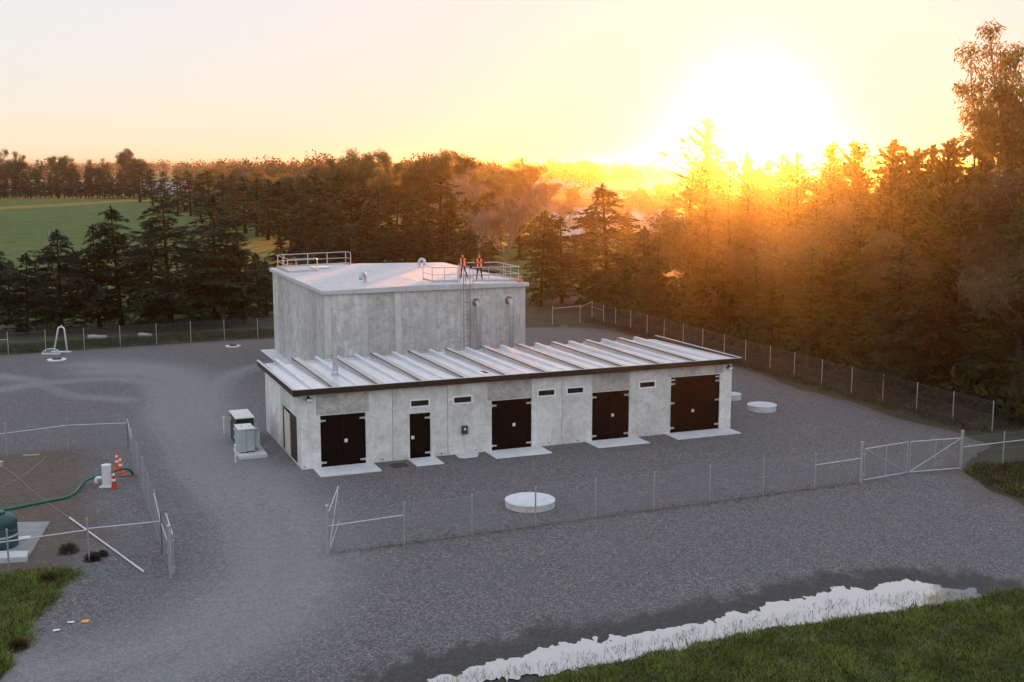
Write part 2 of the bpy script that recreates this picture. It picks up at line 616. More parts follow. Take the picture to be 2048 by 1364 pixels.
def poly_sd(x, y, poly):
    """signed distance, positive inside"""
    x = np.asarray(x, float)
    y = np.asarray(y, float)
    d = np.full(x.shape, 1e9)
    ins = np.zeros(x.shape, bool)
    n = len(poly)
    for i in range(n):
        ax, ay = poly[i][0], poly[i][1]
        bx, by = poly[(i + 1) % n][0], poly[(i + 1) % n][1]
        ex, ey = bx - ax, by - ay
        tt = np.clip(((x - ax) * ex + (y - ay) * ey) / (ex * ex + ey * ey + 1e-12), 0, 1)
        d = np.minimum(d, np.hypot(x - ax - tt * ex, y - ay - tt * ey))
        c = ((ay > y) != (by > y))
        with np.errstate(divide='ignore', invalid='ignore'):
            xx = (bx - ax) * (y - ay) / (by - ay + 1e-12) + ax
        ins ^= c & (x < xx)
    return np.where(ins, d, -d)


def line_d(x, y, pts):
    d = np.full(np.shape(x), 1e9)
    for a, b in zip(pts[:-1], pts[1:]):
        ex, ey = b[0] - a[0], b[1] - a[1]
        tt = np.clip(((x - a[0]) * ex + (y - a[1]) * ey) / (ex * ex + ey * ey + 1e-12), 0, 1)
        d = np.minimum(d, np.hypot(x - a[0] - tt * ex, y - a[1] - tt * ey))
    return d


def smooth_line(pts, k=8):
    out = []
    P_ = [Vector(p[:2]).to_3d() if len(p) == 2 else Vector(p) for p in pts]
    P_ = [P_[0] * 2 - P_[1]] + P_ + [P_[-1] * 2 - P_[-2]]
    for i in range(1, len(P_) - 2):
        for j in range(k):
            s = j / k
            a, b, c_, d_ = P_[i - 1], P_[i], P_[i + 1], P_[i + 2]
            out.append(0.5 * ((2 * b) + (c_ - a) * s + (2 * a - 5 * b + 4 * c_ - d_) * s * s + (3 * b - a - 3 * c_ + d_) * s ** 3))
    out.append(P_[-2])
    return out


def field_sheet(name, x0, x1, y0, y1, cell, fn, z, mat, attrs=None, zfn=None, parent=None):
    """grid sheet cut along fn(x, y) = 0"""
    nx, ny = int((x1 - x0) / cell) + 1, int((y1 - y0) / cell) + 1
    X, Y = np.meshgrid(x0 + np.arange(nx) * cell, y0 + np.arange(ny) * cell, indexing='ij')
    fv = fn(X, Y)
    ins = fv > 0
    cnt = ins[:-1, :-1].astype(int) + ins[1:, :-1] + ins[1:, 1:] + ins[:-1, 1:]
    idx = np.arange(nx * ny).reshape(nx, ny)
    full = np.argwhere(cnt == 4)
    quads = [tuple(q) for q in np.stack([idx[full[:, 0], full[:, 1]], idx[full[:, 0] + 1, full[:, 1]], idx[full[:, 0] + 1, full[:, 1] + 1], idx[full[:, 0], full[:, 1] + 1]], 1).tolist()]
    used = {}
    verts = []
    faces = []

    def vid(key, x, y):
        if key not in used:
            used[key] = len(verts)
            verts.append((x, y))
        return used[key]
    Xf, Yf = X.ravel(), Y.ravel()
    for q in quads:
        faces.append(tuple(vid(i, Xf[i], Yf[i]) for i in q))
    ff = fv.ravel()
    for i, j in np.argwhere((cnt > 0) & (cnt < 4)):
        cs = [idx[i, j], idx[i + 1, j], idx[i + 1, j + 1], idx[i, j + 1]]
        pol = []
        for k in range(4):
            a_, b_ = int(cs[k]), int(cs[(k + 1) % 4])
            if ff[a_] > 0:
                pol.append(vid(a_, Xf[a_], Yf[a_]))
            if (ff[a_] > 0) != (ff[b_] > 0):
                s = ff[a_] / (ff[a_] - ff[b_])
                pol.append(vid((min(a_, b_), max(a_, b_)), Xf[a_] + (Xf[b_] - Xf[a_]) * s, Yf[a_] + (Yf[b_] - Yf[a_]) * s))
        if len(pol) >= 3:
            faces.append(tuple(pol))
    va = np.array(verts)
    zz = np.full(len(va), z) if zfn is None else z + zfn(va[:, 0], va[:, 1])
    me = bpy.data.meshes.new(name)
    me.from_pydata(np.column_stack([va, zz]).tolist(), [], faces)
    me.polygons.foreach_set('use_smooth', [True] * len(me.polygons))
    for k, afn in (attrs or {}).items():
        a = me.attributes.new(k, 'FLOAT', 'POINT')
        a.data.foreach_set('value', np.asarray(afn(va[:, 0], va[:, 1]), np.float32))
    me.materials.append(mat)
    return link(name, me, parent)


def px(*pts):
    return [gp(a, b) for a, b in pts]


# ------------------------------------------------------------------ the ground
# one sheet to the horizon: pasture; forest floor laid on it; gravel yard laid on that
g = MB()
R_ = 9000
g.v = [(-R_, -300, -0.06), (R_, -300, -0.06), (R_, R_, -0.06), (-R_, R_, -0.06)]
g.f = [(0, 1, 2, 3)]
tag(g.build('ground', M['pasture']), kind='structure')

FENCE_R_PX = [(1184, 636), (1207, 645), (1231, 651), (1261, 658), (1294, 668), (1328, 677), (1366, 688), (1405, 699), (1448, 711.5), (1490.5, 725), (1539.6, 737.5), (1588, 752), (1643, 768), (1702.6, 785), (1765, 802), (1832.6, 819.5), (1905, 840), (1984, 861)]
FENCE_L_PX = [(-60, 711), (17, 707.7), (92, 702), (169, 697.6), (241, 692), (313.5, 687.5), (382, 683), (449, 679), (516, 676), (582, 672.5)]
fr = px(*FENCE_R_PX)
fl = px(*FENCE_L_PX)

yard_poly = [fl[0] + Vector((-30, -6, 0)), fl[0] + Vector((-1, -0.7, 0))] + [p + Vector((0, -0.7, 0)) for p in fl[1:]] + \
    [gp(700, 667), gp(900, 660), gp(1060, 655), gp(1150, 654), gp(1215, 660), gp(1262, 672), gp(1300, 683), gp(1370, 702), gp(1450, 727), gp(1530, 752), gp(1600, 778), gp(1700, 803), gp(1800, 835), gp(1900, 862), gp(1990, 888)] + \
    [gp(1935, 920), gp(1930, 942), gp(1985, 985), gp(2060, 1015), gp(2200, 1060), gp(2300, 1500), gp(1024, 1700), gp(-300, 1500), gp(-700, 1200)]

grass_r_poly = px((1100, 1364), (1190, 1342), (1330, 1308), (1420, 1290), (1560, 1262), (1690, 1245), (1800, 1228), (1900, 1214), (1990, 1196), (2100, 1178), (2400, 1150), (2400, 1700), (700, 1700))
grass_l_poly = px((-400, 1080), (-60, 1155), (60, 1150), (110, 1142), (158, 1140), (110, 1180), (96, 1215), (60, 1245), (40, 1290), (12, 1330), (-40, 1420), (-500, 1420))
puddle_line = px((850, 1376), (960, 1350), (1080, 1328), (1200, 1308), (1330, 1282), (1450, 1256), (1540, 1238), (1640, 1217), (1740, 1200), (1840, 1190), (1920, 1188), (1960, 1187))
puddle_w = [0.3, 0.55, 0.85, 0.95, 0.85, 0.75, 0.72, 0.95, 1.2, 1.15, 0.75, 0.05]


def puddle_f(x, y):
    x = np.asarray(x)
    best = np.full(x.shape, -1e9)
    for i in range(len(puddle_line) - 1):
        a, b = puddle_line[i], puddle_line[i + 1]
        ex, ey = b.x - a.x, b.y - a.y
        tt = np.clip(((x - a.x) * ex + (y - a.y) * ey) / (ex * ex + ey * ey), 0, 1)
        w = puddle_w[i] * (1 - tt) + puddle_w[i + 1] * tt
        best = np.maximum(best, w - np.hypot(x - a.x - tt * ex, y - a.y - tt * ey))
    return best + 0.9 * fbm(x, y, 0.7, 3) + 0.8 * fbm(x * 1.1, y * 0.6, 1.7, 4) + 0.6 * fbm(x * 1.3, y * 0.5, 5.5, 4) + 0.06


tracks = [
    [(-200, 1330), (60, 1345), (250, 1310), (400, 1262), (500, 1190), (540, 1110), (520, 1040), (470, 975), (420, 915), (385, 870), (365, 830), (372, 790), (350, 760), (290, 745), (200, 742)],
    [(-100, 1420), (160, 1400), (330, 1350), (470, 1290), (575, 1200), (620, 1100), (590, 1030), (530, 970), (465, 905), (420, 860), (400, 825), (400, 790), (370, 755), (300, 735), (180, 728)],
    [(300, 1364), (470, 1240), (520, 1160), (490, 1080), (440, 1000), (390, 930), (350, 870), (330, 830), (330, 790), (300, 765), (220, 758), (100, 765), (0, 780)],
    [(250, 800), (140, 790), (60, 760), (-40, 750)],
    [(420, 800), (440, 760), (500, 735), (540, 725)],
]
tracks = [smooth_line([gp(*p) for p in tr], 6) for tr in tracks]
trw = [0.9, 0.85, 0.5, 0.3, 0.3]


def track_f(x, y):
    r = np.zeros(np.shape(x))
    wob = fbm(x, y, 0.10, 2) * 1.6 + fbm(x, y, 0.9, 3) * 0.35
    for tr, w in zip(tracks, trw):
        d = np.abs(line_d(x, y, tr) + wob * 0.9)
        lane = 0.6 * np.exp(-(d / (w * 2.6)) ** 2)
        rut = np.exp(-((d - 0.9) / (0.34 * w + 0.10)) ** 2) * (0.55 if w > 0.4 else 0.45)
        mid_ = 0.15 * np.exp(-((d - 0.3) / 0.25) ** 2)
        r = np.maximum.reduce([r, lane, rut, mid_])
    return r


soil_poly = px((-200, 920), (0, 915), (70, 905), (150, 902), (160, 940), (165, 1000), (170, 1050), (150, 1110), (60, 1150), (-200, 1150))
front_fence = px((668, 1106), (809, 1088), (944, 1070), (1071, 1052), (1191, 1036), (1308, 1020), (1419, 1005), (1526, 991), (1629, 978), (1721, 965))


def soil_f(x, y):
    a = np.clip(poly_sd(x, y, soil_poly) * 0.6 + 0.8 + fbm(x, y, 0.5, 3) * 1.5, 0, 1)
    b = np.clip(poly_sd(x, y, grass_r_poly) * 0.7 + 0.75 + fbm(x, y, 1.0, 3) * 1.2, 0, 1) * 0.8
    c_ = np.clip(poly_sd(x, y, grass_l_poly) * 0.8 + 0.5 + fbm(x, y, 1.0, 3), 0, 1) * 0.7
    d_ = 0.85 * np.exp(-(line_d(x, y, front_fence) / 0.16) ** 2)
    edge = np.clip(1 - poly_sd(x, y, yard_poly) / 1.6 + fbm(x, y, 0.6, 3), 0, 1) * 0.8
    far = np.clip((x - 25) / 6, 0, 1)
    return np.maximum.reduce([a, b, c_, d_, edge])


def wet_f(x, y):
    return np.clip(puddle_f(x, y) * 0.20 + 0.92, 0, 1)


def yard_z(x, y):
    return -0.02 * track_f(x, y) + 0.05 * fbm(x, y, 0.25, 3) - 0.03 * np.clip(puddle_f(x, y) + 1.0, 0, 1)


yard = field_sheet('gravel_yard', -52, 46, 26, 122, 0.25, lambda x, y: poly_sd(x, y, yard_poly) + fbm(x, y, 0.7, 3) * 0.8, 0.0, M['gravel'],
                   {'track': track_f, 'soil': soil_f, 'wet': wet_f}, yard_z)
tag(yard, kind='structure')

floor_poly = [fl[0] + Vector((-40, -3, 0))] + [p + Vector((0, -0.3, 0)) for p in fl] + [gp(700, 670), gp(1060, 660), gp(1150, 660)] + [p + Vector((-3.5, -3.5, 0)) for p in fr] + [gp(2030, 868), gp(1890, 895), gp(1885, 925), gp(1910, 960), gp(1930, 1010), gp(2300, 1090)] + [Vector((95, 60, 0)), Vector((120, 330, 0)), Vector((30, 330, 0)), gp(1290, 560), gp(1100, 590), gp(1000, 600), gp(700, 612), gp(500, 628), gp(200, 640), fl[0] + Vector((-40, 14, 0))]
fo = field_sheet('forest_floor', -110, 130, 44, 340, 2.5, lambda x, y: poly_sd(x, y, floor_poly) + fbm(x, y, 0.2, 3) * 4, -0.03, M['floor'])
tag(fo, kind='structure')
water = field_sheet('puddle', -6, 30, 30, 52, 0.075, puddle_f, 0.012, M['water'])
tag(water, kind='structure')
# ground mound that carries the verge grass in the lower corners
for nm, poly, zz in (('grass_verge', grass_r_poly, 0.16), ('grass_patch', grass_l_poly, 0.12)):
    b = field_sheet(nm, min(p.x for p in poly) if nm == 'grass_patch' else -8, 32 if nm == 'grass_verge' else -10, 28, 52, 0.3,
                    lambda x, y: poly_sd(x, y, poly) + fbm(x, y, 0.9, 3) * 0.9, 0.0, M['floor'], None,
                    lambda x, y: np.clip(poly_sd(x, y, poly) + 0.2, -0.15, 0.8) * zz * 1.6 + fbm(x, y, 0.8, 3) * 0.12 + 0.01)
    tag(b, kind='structure')

# distant hills
h = MB()
for (d, base, amp, sx, seed) in ((3400, 12, 6, 0.0016, 3), (5200, 18, 6, 0.0009, 9)):
    xs = np.linspace(-0.62 * d, 0.62 * d, 90)
    hh = base + amp * 2 * fbm(xs + seed * 1000, xs * 0 + seed, sx, 4)
    n0 = len(h.v)
    for x, z in zip(xs, hh):
        h.v += [(x, d - 900, -1.0), (x, d - 150, z * 0.75), (x, d, z), (x, d + 800, -1.0)]
    for i in range(len(xs) - 1):
        for j in range(3):
            a = n0 + i * 4 + j
            h.f.append((a, a + 4, a + 5, a + 1))
tag(h.build('hills', M['hill'], smooth=True), kind='structure')

exec_parts = []

# ------------------------------------------------------------------ pump house
house = thing('pump_house', 'long low concrete pump house with dark double doors and ribbed metal roof', 'building', PH, YAW)
L_, D_, T_ = 24.82, 9.4, 0.2
WTOP = 3.86
OPEN = [('d', 0.98, 3.29, 0.0, 2.65), ('d', 5.60, 6.72, 0.0, 2.37), ('d', 10.10, 12.39, 0.0, 2.70), ('d', 15.97, 18.24, 0.0, 2.70), ('d', 20.85, 24.05, 0.0, 3.20),
        ('w', 5.61, 6.71, 2.67, 3.12), ('w', 7.93, 9.04, 2.67, 3.12), ('w', 12.70, 13.79, 2.69, 3.13), ('w', 14.40, 15.50, 2.69, 3.13), ('w', 18.80, 19.90, 2.70, 3.14)]
LINT = [(0.79, 3.47, 2.69, WTOP), (9.88, 12.39, 2.74, WTOP), (15.97, 18.24, 2.74, WTOP), (20.66, 24.25, 3.25, WTOP)]
holes = [o[1:] for o in OPEN] + LINT


def panel(u0, u1, z0, z1, holes, y0, y1, gap=0.012):
    """wall panel with its openings cut out, only outer faces kept"""
    us = sorted({u0 + gap, u1 - gap} | {min(max(a, u0 + gap), u1 - gap) for hl in holes for a in hl[:2]})
    zs = sorted({z0, z1} | {min(max(a, z0), z1) for hl in holes for a in hl[2:]})
    solid = {}
    for i in range(len(us) - 1):
        for j in range(len(zs) - 1):
            cu, cz = (us[i] + us[i + 1]) / 2, (zs[j] + zs[j + 1]) / 2
            solid[i, j] = not any(hl[0] < cu < hl[1] and hl[2] < cz < hl[3] for hl in holes)
    m = MB()
    vi = {}

    def V_(x, y, z):
        k = (round(x, 4), round(y, 4), round(z, 4))
        if k not in vi:
            vi[k] = len(m.v)
            m.v.append(k)
        return vi[k]
    for (i, j), s in solid.items():
        if not s:
            continue
        a, b, c_, d_ = us[i], us[i + 1], zs[j], zs[j + 1]
        m.f.append((V_(a, y0, c_), V_(b, y0, c_), V_(b, y0, d_), V_(a, y0, d_)))
        m.f.append((V_(a, y1, c_), V_(a, y1, d_), V_(b, y1, d_), V_(b, y1, c_)))
        for di, dj, e in ((-1, 0, ((a, c_), (a, d_))), (1, 0, ((b, d_), (b, c_))), (0, -1, ((b, c_), (a, c_))), (0, 1, ((a, d_), (b, d_)))):
            if not solid.get((i + di, j + dj), False):
                (p, q), (r, s_) = e
                m.f.append((V_(p, y0, q), V_(r, y0, s_), V_(r, y1, s_), V_(p, y1, q)))
    return m


cols = [0.0, 2.13, 4.70, 7.66, 11.25, 14.16, 17.10, 22.45, L_]
for a, b in zip(cols[:-1], cols[1:]):
    panel(a if a else -0.012, b if b != L_ else L_ + 0.012, 0.0, WTOP, holes, 0.0, T_).build('wall_panel', M['concrete'], house)
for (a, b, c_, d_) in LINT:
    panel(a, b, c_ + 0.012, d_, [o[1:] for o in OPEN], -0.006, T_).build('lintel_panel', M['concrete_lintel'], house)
# sealant behind the joints so the joints read as grooves
m = panel(0.05, L_ - 0.05, 0.0, WTOP - 0.01, [(o[1] - 0.004, o[2] + 0.004, o[3] - 0.004, o[4] + 0.004) for o in OPEN], 0.03, T_ - 0.02)
m.build('joint_sealant', M['joint'], house)
# end and rear walls, the left end in four panels with the boarded louvre opening
LOUV = (0.98, 4.42, 0.12, 2.46)
for i, (a, b) in enumerate(((T_ + 0.01, 2.7), (2.7, 5.1), (5.1, 7.3), (7.3, D_))):
    m = panel(a, b, 0.0, WTOP, [LOUV], 0.0, T_, 0.008)
    m.v = [(p[1], p[0], p[2]) for p in m.v]
    m.build('end_wall_panel', M['concrete'], house)
m = MB()
m.box(L_ - T_, L_, T_ + 0.01, D_, 0, WTOP)
m.build('end_wall', M['concrete'], house)
m = MB()
m.box(T_ + 0.01, L_ - T_ - 0.01, D_ - T_, D_, 0, WTOP)
m.build('rear_wall', M['concrete'], house)
m = MB()
m.box(T_ + 0.01, L_ - T_ - 0.01, T_ + 0.01, D_ - T_ - 0.01, 0.0, 0.05)
m.build('floor_slab', M['joint'], house)
# boarded louvre on the left end
m = MB()
m.box(0.06, 0.12, 0.99, 4.41, 0.13, 2.45)
lv = m.build('louvre_backing', M['door'], house)
m = MB()
m.box(-0.03, 0.055, 0.99, 2.42, 0.13, 2.42)
m.build('louvre_board', M['brown'], lv, bevel=0.01)
m = MB()
m.box(-0.02, 0.055, 3.35, 4.41, 0.13, 2.45)
m.build('louvre_board', M['brown'], lv, bevel=0.01)
m = MB()
m.box(-0.09, -0.035, 2.36, 3.66, 0.2, 2.36)
tag(m.build('louvre_board', M['ply'], lv, bevel=0.008), 'pale bare board between the brown boards')


def leaf_door(u0, u1, z1, hinge_left, hz, plate, parent):
    m = MB()
    m.box(u0 + 0.008, u1 - 0.008, 0.06, 0.11, 0.025, z1 - 0.012)
    for a, b, c_, d_ in ((u0 + 0.008, u1 - 0.008, 0.025, 0.10), (u0 + 0.008, u1 - 0.008, z1 - 0.09, z1 - 0.012)):
        m.box(a, b, 0.052, 0.0605, c_, d_)
    for a in (u0 + 0.008, u1 - 0.068):
        m.box(a, a + 0.06, 0.0525, 0.0606, 0.1, z1 - 0.09)
    d = m.build('door', M['door'], parent)
    for z in hz:
        s = 1 if hinge_left else -1
        e = u0 + 0.03 if hinge_left else u1 - 0.03
        k = MB()
        x0, x1 = sorted((e, e + s * 0.26))
        k.box(x0, x1, 0.038, 0.052, z - 0.045, z + 0.045)
        x0, x1 = sorted((e - s * 0.035, e + s * 0.035))
        k.box(x0, x1, 0.02, 0.05, z - 0.075, z + 0.075)
        k.build('hinge', M['hinge'], d)
    if plate:
        k = MB()
        k.box(plate[0] - 0.075, plate[0] + 0.075, 0.035, 0.052, plate[1] - 0.085, plate[1] + 0.085)
        k.tube([(plate[0] - 0.03, 0.035, plate[1]), (plate[0] - 0.03, 0.0, plate[1]), (plate[0] + 0.05, -0.005, plate[1])], 0.012, 6)
        k.build('handle_plate', M['white'], d)
    return d


for (a, b, z1, two, hz, pl) in ((0.98, 3.29, 2.65, True, (0.24, 2.38), 1.28), (5.60, 6.72, 2.37, False, (0.26, 2.1), 1.12), (10.10, 12.39, 2.70, True, (0.27, 2.43), 1.32), (15.97, 18.24, 2.70, True, (0.27, 2.43), 1.36), (20.85, 24.05, 3.20, True, (0.3, 1.72, 2.82, 3.05), None)):
    if two:
        mid_ = (a + b) / 2
        leaf_door(a, mid_, z1, True, hz, None, house)
        leaf_door(mid_, b, z1, False, hz, (mid_ + 0.14, pl) if pl else (mid_ - 0.13, 1.2), house)
    else:
        leaf_door(a, b, z1, False, hz, (a + 0.17, pl), house)
for (k_, a, b, c_, d_) in OPEN:
    if k_ != 'w':
        continue
    fm = MB()
    w_ = 0.08
    fm.box(a + 0.003, b - 0.003, -0.03, 0.09, c_ + 0.003, c_ + w_).box(a + 0.003, b - 0.003, -0.03, 0.09, d_ - w_, d_ - 0.003)
    fm.box(a + 0.003, a + w_, -0.029, 0.089, c_ + w_, d_ - w_).box(b - w_, b - 0.003, -0.029, 0.089, c_ + w_, d_ - w_)
    wf = fm.build('window_frame', M['frame_white'], house)
    k = MB()
    k.box(a + w_, b - w_, 0.04, 0.05, c_ + w_, d_ - w_)
    k.build('pane', M['glass'], wf)
# meter box with conduit, wall lamps, drain grate lids
m = MB()
m.box(8.40, 8.72, -0.16, -0.004, 1.08, 1.52)
mb_ = m.build('meter_box', M['green_meter'], house, bevel=0.02)
m = MB()
m.box(8.50, 8.60, -0.166, -0.159, 1.30, 1.42)
m.build('meter_window', M['white'], mb_)
m = MB()
m.tube([(8.56, -0.03, 0.02), (8.56, -0.03, 1.08)], 0.018, 6)
m.build('conduit', M['pvc'], mb_)
for u0, lab in ((0.24, None), (24.40, None)):
    m = MB()
    m.box(u0 + 0.1, u0 + 0.22, -0.09, -0.006, 3.60, 3.70)
    lp = m.build('wall_lamp', M['black'], house)
    m = MB()
    m.box(u0, u0 + 0.33, -0.27, -0.08, 3.50, 3.60)
    m.build('lamp_head', M['grate'], lp, bevel=0.015)
    m = MB()
    m.box(u0 + 0.03, u0 + 0.30, -0.285, -0.271, 3.505, 3.585)
    m.build('lamp_lens', M['white'], lp)
for u0 in (0.15, 4.15, 7.3, 9.2, 13.4, 15.1, 19.3):
    m = MB()
    m.tube([(u0, -0.02, 0.14), (u0, 0.0, 0.14)], 0.035, 8)
    m.build('lifting_anchor', M['black'], house)
# roof: sheet falling to the rear, fascia, ribs
RU0, RU1, RV0, RV1 = -0.38, L_ + 0.42, -0.36, D_ + 0.22
m = MB()
m.v = [(RU0 + 0.05, RV0 + 0.05, 4.02), (RU1 - 0.05, RV0 + 0.05, 4.02), (RU1 - 0.05, RV1, 3.79), (RU0 + 0.05, RV1, 3.79)]
m.v += [(p[0], p[1], p[2] - 0.06) for p in m.v]
m.f = [(0, 1, 2, 3), (7, 6, 5, 4), (0, 4, 5, 1), (1, 5, 6, 2), (2, 6, 7, 3), (3, 7, 4, 0)]
m.build('roof_sheet', M['roofmetal'], house)
# soffit closes the gap between sheet and wall tops
m = MB()
m.box(RU0 + 0.06, RU1 - 0.06, RV0 + 0.06, -0.01, 3.865, 3.90).box(RU0 + 0.06, -0.01, -0.005, D_, 3.70, 3.74)
m.build('soffit', M['brown'], house)


def fascia(p0, p1, z0, z1, drop, nrm):
    """ribbed brown fascia board; drop lowers its far end"""
    m = MB()
    a, b = Vector((*p0, 0)), Vector((*p1, 0))
    n_ = Vector((*nrm, 0))
    hs = np.linspace(0, 1, 8)
    prof = []
    for i in range(7):
        zlo, zhi = z0 + (z1 - z0) * hs[i], z0 + (z1 - z0) * hs[i + 1]
        off = 0.0 if i % 2 == 0 else 0.018
        prof += [(off, zlo), (off, zhi)]
    prof += [(-0.06, z1), (-0.06, z0)]
    k = len(prof)
    for q, dz in ((a, 0.0), (b, -drop)):
        for (o_, z) in prof:
            m.v.append(tuple(q + n_ * o_ + Vector((0, 0, z + dz))))
    for i in range(k):
        j = (i + 1) % k
        m.f.append((i, j, j + k, i + k))
    m.f += [tuple(range(k)), tuple(reversed(range(k, 2 * k)))]
    return m


fz0, fz1 = 3.80, 4.095
fascia((RU0, RV0), (RU1, RV0), fz0, fz1, 0, (0, -1)).build('fascia', M['brown'], house)
fascia((RU0, RV0), (RU0, RV1), fz0, fz1 + 0.002, 0.06, (-1, 0)).build('fascia', M['brown'], house)
fascia((RU1, RV0), (RU1, RV1), fz0, fz1 + 0.002, 0.06, (1, 0)).build('fascia', M['brown'], house)
for p0, p1, dz in (((RU0 + 0.03, RV0), (RU0 + 0.03, RV1), 0.06), ((RU1 - 0.03, RV0), (RU1 - 0.03, RV1), 0.06)):
    m = MB()
    m.bar((*p0, fz1 + 0.012), (*p1, fz1 + 0.012 - dz), 0.15, 0.016)
    m.build('verge_flashing', M['galv'], house)
m = MB()
m.bar((RU0 + 0.12, RV0 + 0.02, fz1 + 0.010), (RU1 - 0.12, RV0 + 0.02, fz1 + 0.010), 0.11, 0.014)
m.build('eaves_flashing', M['galv'], house)


def rib_mesh(w, name, mat):
    m = MB()
    y0, y1 = RV0 + 0.12, RV1 - 0.04
    zt0, zt1 = 4.085, 4.06
    zb0, zb1 = 3.99, 3.77
    for y, zb, zt in ((y0, zb0, zt0), (y1, zb1, zt1)):
        m.v += [(0, y, zb), (0.02, y, zt), (w - 0.06, y, zt), (w, y, zb)]
    m.f = [(0, 1, 5, 4), (1, 2, 6, 5), (2, 3, 7, 6), (0, 3, 2, 1), (4, 5, 6, 7)]
    return m.mesh(name, mat)


ribA, ribB = rib_mesh(0.27, 'narrow_rib', M['roofmetal']), rib_mesh(0.46, 'wide_rib', M['ribmetal'])
m = MB()
m.bar((-0.015, RV0 + 0.12, 4.085), (-0.015, RV1 - 0.03, 4.06), 0.05, 0.05)
stripM = m.mesh('edge_strip', M['brown'])
for i in range(11):
    link('roof_rib', ribA, house, loc=(0.55 + 2.3 * i, 0, 0))
    if i < 10:
        r = link('roof_rib', ribB, house, loc=(1.60 + 2.3 * i, 0, 0))
        link('edge_strip', stripM, r)
m = MB()
m.box(9.9, 10.35, 1.15, 1.75, 3.98, 4.01)
m.build('roof_patch', M['grate'], house)
# exhaust flue with guys
fl_ = MB()
fb = Vector((2.80, 4.2, 3.93))
fl_.lathe([(0.125, 0.1), (0.125, 2.9), (0.135, 2.92), (0.135, 3.15), (0.10, 3.15), (0.10, 2.8)], 16, fb, caps=False)
flu = fl_.build('exhaust_flue', simple('weathered_flue', (0.42, 0.39, 0.37), (0.62, 0.60, 0.58), 5.0, 0.55, 0.3, 0.1, 20, (1, 1, 0.3)), house, smooth=False)
m = MB()
m.lathe([(0.21, 0.0), (0.20, 0.06), (0.15, 0.18), (0.14, 0.42)], 16, fb)
m.build('flue_collar', M['galv'], flu)
for dx, dy in ((0.6, 0.1), (-0.5, 0.4), (0.25, -0.6)):
    m = MB()
    m.tube([fb + Vector((0, 0, 1.2)), fb + Vector((dx, dy, 0.0))], 0.006, 4)
    m.build('guy_wire', M['galv'], flu)

# ------------------------------------------------------------------ concrete aprons, grate
for (u0, u1, v0, lab) in ((0.55, 3.62, -1.72, 'pale concrete apron at the leftmost double door of the pump house'), (5.48, 6.92, -1.58, 'small pale concrete apron at the single door of the pump house'),
                          (9.72, 12.88, -1.62, 'pale concrete apron at the middle double door, right of the meter box'), (15.58, 18.70, -1.60, 'pale concrete apron at the fourth door, below two small windows'),
                          (20.52, 24.6, -1.48, 'widest concrete apron at the tall double door on the far right')):
    m = MB()
    m.box(u0, u1, v0, -0.01, -0.1, 0.045)
    tag(m.build('door_apron', M['concrete_slab'], None, bevel=0.012, loc=PH, rz=YAW), lab, 'apron', 'aprons in front of the pump house doors')
m = MB()
m.prism([(8.05, -0.01), (7.98, -0.7), (8.2, -0.95), (8.95, -0.9), (9.25, -0.3), (9.3, -0.01)], -0.05, 0.03)
tag(m.build('concrete_spill', M['concrete_slab'], None, loc=PH, rz=YAW), 'rough spilled concrete pad under the green meter box', 'concrete pad')
gr = thing('drain_grate', 'brown iron drain grate in gravel left of the single door', 'grate', W(4.72, -1.0, 0.0), YAW)
m = MB()
m.box(-0.42, 0.42, -0.37, -0.31, -0.05, 0.03).box(-0.42, 0.42, 0.31, 0.37, -0.05, 0.03).box(-0.42, -0.36, -0.31, 0.31, -0.05, 0.03).box(0.36, 0.42, -0.31, 0.31, -0.05, 0.03)
m.build('frame', M['grate'], gr)
m = MB()
m.box(-0.04, 0.04, -0.03, 0.03, -0.05, 0.02)
barm = MB().box(-0.022, 0.022, -0.305, 0.305, -0.04, 0.018).mesh('bar', M['grate'])
for i in range(9):
    link('bar', barm, gr, loc=(-0.31 + i * 0.0775, 0, 0))

# ------------------------------------------------------------------ reservoir tank
tank = thing('reservoir_tank', 'tall square concrete reservoir with flat roof behind the pump house', 'reservoir', PH, YAW)
TU0, TU1, TV0, TV1 = 6.0, 20.45, 20.0, 38.3
TZ = 6.42
strips_u = [(6.0, 6.42), (8.45, 8.92), (10.82, 11.30), (13.14, 13.76), (15.62, 16.02), (17.75, 18.2), (20.02, 20.45)]
prev = None
for i, (a, b) in enumerate(strips_u):
    m = MB()
    m.box(a + 0.006, b - 0.006, TV0 + 0.012, TV0 + 0.3, 0.0, TZ)
    m.build('joint_strip', M['concrete_strip'], tank)
    if i < len(strips_u) - 1:
        m = MB()
        m.box(b + 0.006, strips_u[i + 1][0] - 0.006, TV0, TV0 + 0.3, 0.0, TZ)
        m.build('wall_panel', M['concrete_tank'], tank, bevel=0.012)
lv_ = [20.31, 22.5, 25.3, 27.9, 30.8, 33.6, 36.4, 38.3]
for a, b in zip(lv_[:-1], lv_[1:]):
    m = MB()
    m.box(TU0, TU0 + 0.3, a + 0.01, b - 0.2, 0.0, TZ)
    m.build('wall_panel', M['concrete_tank'], tank, bevel=0.012)
    m = MB()
    m.box(TU0 + 0.012, TU0 + 0.3, b - 0.19, b - 0.004, 0.0, TZ)
    m.build('joint_strip', M['concrete_strip'], tank)
m = MB()
m.box(TU1 - 0.3, TU1, TV0 + 0.31, TV1, 0.0, TZ).box(TU0 + 0.31, TU1 - 0.31, TV1 - 0.3, TV1, 0.0, TZ)
m.build('rear_walls', M['concrete_tank'], tank)
m = MB()
m.box(TU0 + 0.02, TU1 - 0.02, TV0 + 0.03, TV1 - 0.02, 0.01, TZ - 0.02)
m.build('joint_sealant', M['joint'], tank)
m = MB()
ru0, ru1, rv0, rv1 = 5.80, 20.65, 19.80, 38.5
